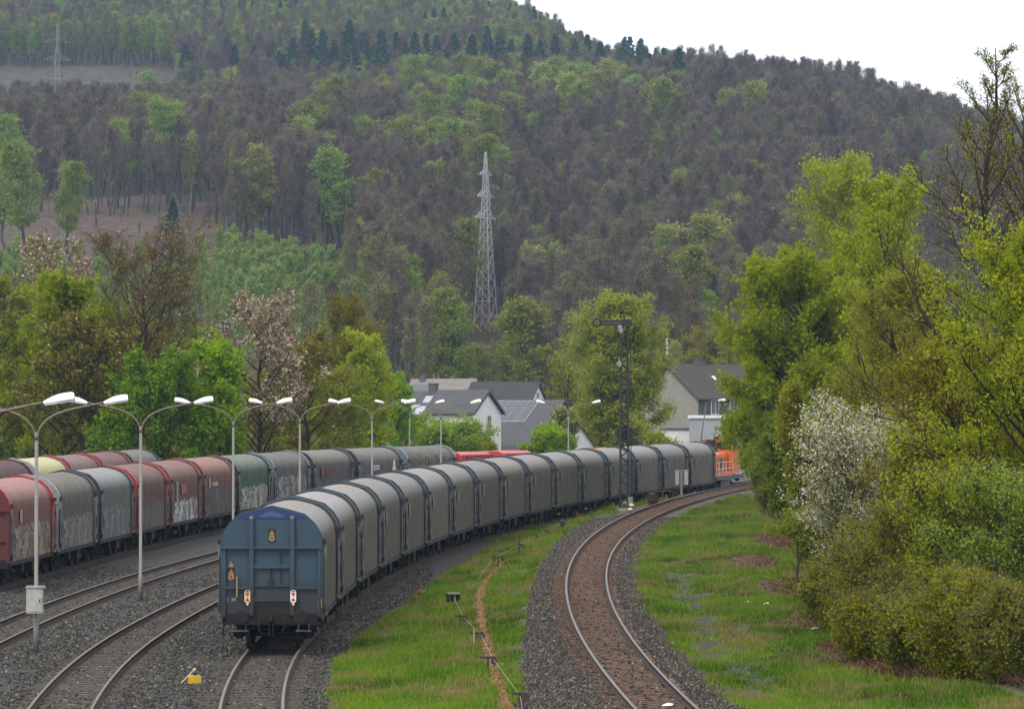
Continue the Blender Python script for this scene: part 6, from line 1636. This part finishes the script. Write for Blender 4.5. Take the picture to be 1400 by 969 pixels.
def hill_proto(kind, seed):
    if kind in ('bare', 'bud'):
        br, tw = skeleton(seed, 22, 0.26, c0=0.40, spread=0.165, shape='round', n1=28, n2=5, n3=2, up=0.12, ang=0.75)
        wood = wood_mesh(br, BARKW, 1.15, 0.03)
        if kind == 'bare': cr = join_twigs(tw, seed, 9, 1.2, 0.030, T_BARE)
        else:
            cr = leaf_mesh(tw, seed, 8, 0.155, 0.35, T_BUD)
    elif kind in ('green', 'pale'):
        br, tw = skeleton(seed, 19, 0.22, c0=0.28, spread=0.185, shape='oval', n1=28, n2=5, n3=2, up=0.08, ang=0.9)
        wood = wood_mesh(br, BARKW if kind == 'green' else BARK_B, 1.1, 0.03)
        cr = leaf_mesh(tw, seed, 12, 0.20, 0.40, T_GREEN if kind == 'green' else T_PALE, clump=0.7)
    elif kind == 'slim':
        br, tw = skeleton(seed, 17, 0.14, c0=0.35, spread=0.11, shape='column', n1=24, n2=4, n3=2, up=0.1, ang=0.6, weep=0.03)
        wood = wood_mesh(br, BARK_B, 1.2, 0.02)
        cr = leaf_mesh(tw, seed, 6, 0.20, 0.35, T_PALE, clump=0.7)
    elif kind == 'sapling':
        br, tw = skeleton(seed, 7, 0.07, c0=0.12, spread=0.22, shape='oval', n1=20, n2=4, n3=2, up=0.14, ang=0.6)
        wood = wood_mesh(br, BARKW, 1.0, 0.02)
        cr = leaf_mesh(tw, seed, 8, 0.15, 0.22, T_SAP, clump=0.7, tone0=0.6)
    else:
        r = np.random.default_rng(seed); tp = np.array([[0, 0, z] for z in np.linspace(-0.5, 21, 8)])
        br = [(tp, np.linspace(0.26, 0.02, 8), 6)]; tw = []
        for i in range(80):
            u = (i + r.random()) / 80; z = 2.5 + 18.2 * u; L = 4.6 * (1 - u) ** 0.8 * r.uniform(0.7, 1.15) + 0.25; az = i * 2.399
            for q in range(5):
                a = az + r.normal(0, 0.16); p = np.array([0, 0, z]); l2 = L * r.uniform(0.55, 1)
                e = p + np.array([math.cos(a) * l2, math.sin(a) * l2, -0.22 * l2 + r.normal(0, 0.12)])
                tw.append((p * 0.5 + e * 0.5, e))
        wood = wood_mesh(br, BARK_D)
        cr = leaf_mesh(tw, seed, 10, 0.24, 0.15, T_CONI, hang=0.8)
    return wood, cr
KINDS = ['bare', 'bare', 'bare', 'bud', 'bud', 'green', 'green', 'pale', 'conifer', 'conifer', 'slim', 'sapling', 'sapling']
PROTO = [hill_proto(k, 400 + i) for i, k in enumerate(KINDS)]
PH = {'bare': 22, 'bud': 22, 'green': 19, 'pale': 19, 'conifer': 21, 'slim': 17, 'sapling': 7}
IDX = {}
for i, k in enumerate(KINDS): IDX.setdefault(k, []).append(i)
used = []
def hill_tree(kind, X, Y, s, name, label, group):
    i = random.choice(IDX[kind])
    t = empty(name, (X, Y, float(z_hill(X, Y)) - 0.7), random.uniform(0, 6.28), label, 'tree', group)
    q = random.uniform(0.9, 1.1) * {'conifer': 1.15, 'green': 1.35, 'pale': 1.35}.get(kind, 1.0); t.scale = (s * q, s * q, s)
    a = link('trunk', PROTO[i][0], t); b = link('crown', PROTO[i][1], t)
    used.append((X, Y, 2.5 * s))
    return i, a, b
def by_top(px, py, h, d0=560, d1=2300):
    """the nearest spot in column px where a tree of height h reaches row py on the hill"""
    Ds = np.arange(d0, d1, 4.0); Xs = PX(px, Ds); ys = HOR - (z_hill(Xs, Ds) + h - CAMH) * FPX / Ds
    j = np.argmax(ys <= py)
    return (float(Xs[j]), float(Ds[j])) if ys[j] <= py else None
src = {}
def remember(r):
    if r[0] not in src: src[r[0]] = (r[1], r[2])
# conifers on the terrace
for px, py, sc in [(256, 58, 1.0), (312, 52, 0.95), (322, 56, 1.0), (352, 62, 0.9), (372, 58, 0.95), (398, 48, 1.1), (412, 30, 1.3), (428, 42, 1.2), (446, 40, 1.15), (462, 46, 1.1), (484, 28, 1.35), (500, 40, 1.2), (526, 32, 1.3), (540, 44, 1.15),
                   (562, 42, 1.1), (580, 44, 1.1), (600, 40, 1.15), (622, 36, 1.2), (640, 44, 1.1), (660, 36, 1.2), (682, 42, 1.15), (702, 46, 1.1), (726, 36, 1.2), (744, 48, 1.05), (766, 42, 1.1), (786, 46, 1.1), (800, 42, 1.15), (826, 50, 1.0), (858, 44, 1.2), (868, 46, 1.25), (878, 52, 1.1), (902, 66, 0.9), (930, 66, 1.1)]:
    sc *= random.uniform(0.95, 1.3); px += random.uniform(-7, 7); py += random.uniform(-6, 8); p = by_top(px, py, 21 * sc, 1150)
    if p: remember(hill_tree('conifer', p[0], p[1], sc, 'conifer', 'dark conifer in the line along the upper edge of the front wood', 'dark conifers on the terrace'))
for k in range(34):
    px = random.uniform(345, 900); py = random.uniform(52, 74); sc = random.uniform(0.8, 1.15); p = by_top(px, py, 21 * sc, 1150)
    if p: remember(hill_tree('conifer', p[0], p[1], sc, 'conifer', 'dark conifer in the line along the upper edge of the front wood', 'dark conifers on the terrace'))
for px, py, sc, lab in [(236, 268, 0.9, 'dark bushy conifer alone at the edge of the heath clearing'), (12, 135, 0.55, 'small dark conifer at the far left below the clearing'), (30, 138, 0.5, 'smaller dark conifer right of the far left one')]:
    p = by_top(px, py, 21 * sc, 600)
    if p: remember(hill_tree('conifer', p[0], p[1], sc, 'conifer', lab, None))
# fresh green trees that stand out of the brown wood
GREENS = [(160, 166), (212, 134), (225, 140), (240, 142), (200, 100), (195, 130), (320, 96), (420, 140), (415, 165), (432, 150), (445, 185), (455, 205), (505, 165), (512, 236), (520, 180), (545, 165), (560, 160), (575, 180), (590, 165), (600, 195), (612, 170), (550, 90), (565, 82), (580, 78),
          (597, 82), (615, 85), (635, 78), (655, 82), (672, 88), (690, 100), (640, 170), (655, 190), (680, 200), (690, 215), (672, 150), (648, 140), (570, 120), (590, 130), (572, 105), (480, 100), (455, 108), (440, 118), (715, 75), (735, 90), (760, 80), (780, 92), (800, 90), (815, 100), (830, 85),
          (850, 95), (868, 105), (890, 98), (905, 110), (920, 100), (770, 105), (795, 112), (745, 110), (700, 130), (660, 110), (625, 110), (345, 205), (95, 225), (15, 165), (30, 195), (12, 210), (918, 312), (940, 340), (965, 300), (640, 305), (1035, 115), (990, 125), (735, 345)]
for px, py in GREENS:
    sc = random.uniform(1.05, 1.35); k = 'green' if random.random() < 0.65 else 'pale'
    p = by_top(px + random.uniform(-4, 4), py, PH[k] * sc)
    if p: remember(hill_tree(k, p[0], p[1], sc, 'spring_tree', 'fresh green crowned tree standing out of the brown hillside wood', 'fresh green trees in the hillside wood'))
for px, py in [(258, 182), (350, 205), (92, 222), (597, 220), (508, 232), (432, 182), (640, 306), (662, 320), (725, 335), (740, 340), (520, 310), (530, 325), (770, 350), (690, 310), (575, 285), (755, 335)]:
    sc = random.uniform(0.95, 1.25)
    p = by_top(px, py, 17 * sc)
    if p: remember(hill_tree('slim', p[0], p[1], sc, 'birch_tree', 'slim pale birch at the lower edge of the hillside wood', 'slim birches on the hillside'))
# green saplings below the heath
for k in range(135):
    px = random.uniform(262, 485); py = 312 + (px - 290) * 0.24 + random.uniform(0, 66) if px > 285 else random.uniform(330, 380)
    p = by_top(px, py, 7.5)
    if p: remember(hill_tree('sapling', p[0], p[1], random.uniform(0.85, 1.35), 'sapling', 'light green sapling in the thicket below the heath clearing', 'light green saplings on the slope'))
for k in range(22):
    px = random.uniform(-20, 80); py = random.uniform(310, 372)
    p = by_top(px, py, 7.5)
    if p: remember(hill_tree('sapling', p[0], p[1], random.uniform(0.8, 1.2), 'sapling', 'light green sapling on the slope at the left edge', 'light green saplings at the left edge'))
# front rank of the brown wood
for k in range(110):
    px = random.uniform(-20, 1060); D0 = 905 + random.uniform(-6, 40) if px < 300 else (840 + random.uniform(-10, 60) if px < 470 else 660 + random.uniform(0, 130))
    X = PX(px, D0)
    if math.hypot(X - PX(664, 800), D0 - 800) < 9 or (630 < px < 700 and D0 < 800): continue
    kd = 'bare' if random.random() < 0.72 else 'bud'
    remember(hill_tree(kd, X, D0, random.uniform(0.72, 1.0), 'bare_tree', 'brown leafless tree in the front rank of the hillside wood', 'brown trees at the front of the hillside wood'))
# bronze and olive trees at the foot of the hill
for px, py, kd, sc in [(395, 392, 'bud', 0.75), (425, 388, 'bud', 0.8), (455, 384, 'bud', 0.8), (480, 388, 'bud', 0.75), (510, 392, 'bud', 0.8), (535, 398, 'bud', 0.8), (560, 410, 'bare', 0.8), (585, 415, 'bud', 0.7), (610, 425, 'bare', 0.7), 
                       (715, 440, 'bare', 0.6), (740, 430, 'bare', 0.65), (765, 425, 'bare', 0.6), (700, 470, 'green', 0.45), (655, 470, 'green', 0.5), (672, 480, 'green', 0.4), (640, 478, 'bud', 0.45), (720, 385, 'green', 0.5), (706, 420, 'green', 0.5), (610, 395, 'green', 0.45), (622, 415, 'green', 0.5), (930, 440, 'bud', 0.7), (900, 430, 'bare', 0.8), (780, 440, 'bud', 0.7), (960, 432, 'bare', 0.7)]:
    D0 = 590 + random.uniform(-20, 60) if py > 382 else 700
    p = (PX(px, D0), D0); h = ZY(py, D0) - float(z_hill(*p)); s = max(0.3, min(h / PH[kd], 1.1))
    remember(hill_tree(kd, p[0], p[1], s, 'foothill_tree', 'budding tree at the foot of the hill behind the houses', 'trees at the foot of the hill'))

# the wood itself: one mass of trees
def forest():
    pts = []
    cell = 5.6
    ys_ = np.arange(575, 2150, cell)
    for y in ys_:
        hw = y * 0.18 + 35
        sp = cell if y < 1350 else cell * 1.25
        n = int(2 * hw / sp)
        x = -hw + (np.arange(n) + rng.random(n)) * sp
        yy = y + rng.uniform(-0.5, 0.5, n) * cell
        pts.append(np.stack([x, yy], 1))
    P = np.concatenate(pts); X, Y = P[:, 0], P[:, 1]
    px, py = hill_px(X, Y)
    he = m_heath(X, Y) > 0.35; cl = m_clear(X, Y) > 0.35
    sap = (px > 255) & (px < 485) & (Y < 845)
    leftlow = (px < 300) & (Y < 880)
    pyl = (np.hypot(X - PX(664, 800), Y - 800) < 9) | ((px > 630) & (px < 700) & (Y < 800))
    path = np.abs(px - 665 - (Y - 800) * 0.02) < 0
    low_bud = (he | cl) & (rng.random(len(X)) < 0.45)
    keep = (~(he | cl) | low_bud) & ~pyl & (Y > np.where(px < 560, 640, 600))
    low = sap | leftlow
    keep &= ~(low & (rng.random(len(X)) < 0.25))
    U = np.array(used)
    # thin round the individually built trees
    for ux, uy, ur in U:
        keep &= (X - ux) ** 2 + (Y - uy) ** 2 > (ur * 0.8) ** 2
    X, Y, px, py, low, low_bud = X[keep], Y[keep], px[keep], py[keep], low[keep], low_bud[keep]
    # visible only where not behind the hill top: drop trees well below the horizon of the ridge
    n = len(X); r = rng.random(n)
    gn = fbm(X / 60, Y / 60, 81, 3)
    kind = np.full(n, 'bare', dtype=object)
    pg = np.full(n, 0.06); pb = np.full(n, 0.25)
    green_zone = np.exp(-(((px - 590) / 140) ** 2 + ((py - 170) / 75) ** 2)) + np.exp(-(((px - 800) / 150) ** 2 + ((py - 125) / 28) ** 2)) + 0.8 * np.exp(-(((px - 230) / 60) ** 2 + ((py - 170) / 40) ** 2))
    pg = pg + 0.95 * green_zone * sstep(0.42, 0.6, gn)
    up = sstep(1330, 1420, Y)
    pg = pg * (1 - up) + up * (0.25 + 0.35 * sstep(0.4, 0.6, gn)); pb = pb + up * 0.25
    pb = pb + 0.25 * sstep(0.5, 0.62, fbm(X / 45, Y / 45, 85, 3))
    footz = 1 - sstep(620, 760, Y)
    pb = pb + footz * 0.35; pg = pg + footz * 0.12
    kind[r < pb + pg] = 'bud'
    kind[r < pg] = 'green'
    kind[r < pg * 0.3] = 'pale'
    con = sstep(0.60, 0.68, fbm(X / 50, Y / 50, 87, 3)) * up * (px > 300)
    kind[rng.random(n) < con * 0.7] = 'conifer'
    kind[(rng.random(n) < 0.05) & (px > 380) & (px < 560) & (Y > 830) & (Y < 930)] = 'conifer'
    kind[low] = 'sapling'
    kind[low_bud] = 'bud'
    idx = np.array([IDX[k][int(rng.integers(len(IDX[k])))] for k in kind], dtype=np.int32)
    scl = rng.uniform(0.72, 1.02, n) * np.where(low, 1.0, 1.0)
    fore = sstep(560, 700, Y)
    scl = scl * np.where(low, 1, 0.62 + 0.38 * fore)
    scl = scl * np.where(Y > 1330, 0.95, 1.0)
    scl = np.where(low_bud, rng.uniform(0.06, 0.2, n), scl)
    Z = z_hill(X, Y) - 0.7
    print('forest trees', n)
    me = bpy.data.meshes.new('hillside_wood')
    me.vertices.add(n); me.vertices.foreach_set('co', np.stack([X, Y, Z], 1).astype(np.float32).ravel())
    for nm, ty, a in (('kind_index', 'INT', idx), ('tree_scale', 'FLOAT', scl.astype(np.float32)), ('turn', 'FLOAT', rng.uniform(0, 6.28, n).astype(np.float32))):
        at = me.attributes.new(nm, ty, 'POINT'); at.data.foreach_set('value', a)
    me.update()
    o = link('hillside_wood', me)
    tag(o, 'dense spring wood of brown and fresh green trees covering the hill', 'wood', kind='stuff')
    ng = bpy.data.node_groups.new('wood_scatter', 'GeometryNodeTree')
    ng.interface.new_socket('Geometry', in_out='INPUT', socket_type='NodeSocketGeometry')
    ng.interface.new_socket('Geometry', in_out='OUTPUT', socket_type='NodeSocketGeometry')
    N, Lk = ng.nodes, ng.links
    gi, go = N.new('NodeGroupInput'), N.new('NodeGroupOutput')
    def nattr(nm, dt):
        a = N.new('GeometryNodeInputNamedAttribute'); a.data_type = dt; a.inputs[0].default_value = nm
        return a.outputs[0]
    ki, sc_, tu = nattr('kind_index', 'INT'), nattr('tree_scale', 'FLOAT'), nattr('turn', 'FLOAT')
    cx = N.new('ShaderNodeCombineXYZ'); Lk.new(tu, cx.inputs[2])
    cs = N.new('ShaderNodeCombineXYZ'); [Lk.new(sc_, cs.inputs[i]) for i in range(3)]
    jo = N.new('GeometryNodeJoinGeometry')
    for i in range(len(PROTO)):
        if i not in src: continue
        j2 = N.new('GeometryNodeJoinGeometry')
        for ob in reversed(src[i]):
            oi = N.new('GeometryNodeObjectInfo'); oi.transform_space = 'ORIGINAL'; oi.inputs['Object'].default_value = ob
            Lk.new(oi.outputs['Geometry'], j2.inputs[0])
        eq = N.new('FunctionNodeCompare'); eq.data_type = 'INT'; eq.operation = 'EQUAL'
        ia = [s for s in eq.inputs if s.type == 'INT']; Lk.new(ki, ia[0]); ia[1].default_value = i
        ip = N.new('GeometryNodeInstanceOnPoints')
        Lk.new(gi.outputs[0], ip.inputs['Points']); Lk.new(eq.outputs[0], ip.inputs['Selection']); Lk.new(j2.outputs[0], ip.inputs['Instance'])
        Lk.new(cx.outputs[0], ip.inputs['Rotation']); Lk.new(cs.outputs[0], ip.inputs['Scale'])
        Lk.new(ip.outputs[0], jo.inputs[0])
    Lk.new(jo.outputs[0], go.inputs[0])
    md = o.modifiers.new('scatter', 'NODES'); md.node_group = ng
    missing = [KINDS[i] for i in range(len(PROTO)) if i not in src]
    print('missing sources', missing)
forest()

# ------------------------------------------------------------------ haze between us and the hill
m = bpy.data.materials.new('valley_haze'); m.use_nodes = True; nt = m.node_tree; nt.nodes.clear()
vo = nt.nodes.new('ShaderNodeOutputMaterial'); pv = nt.nodes.new('ShaderNodeVolumePrincipled')
pv.inputs['Color'].default_value = (0.48, 0.72, 1.0, 1)
pv.inputs['Density'].default_value = 0.00009
pv.inputs['Anisotropy'].default_value = 0.2
nt.links.new(pv.outputs[0], vo.inputs['Volume'])
mb = MB(); mb.box((0, 1300, 160), (2100, 2860, 330))
hz = mb.build('haze', m)
tag(hz, 'thin spring haze in the valley', 'haze', kind='stuff')
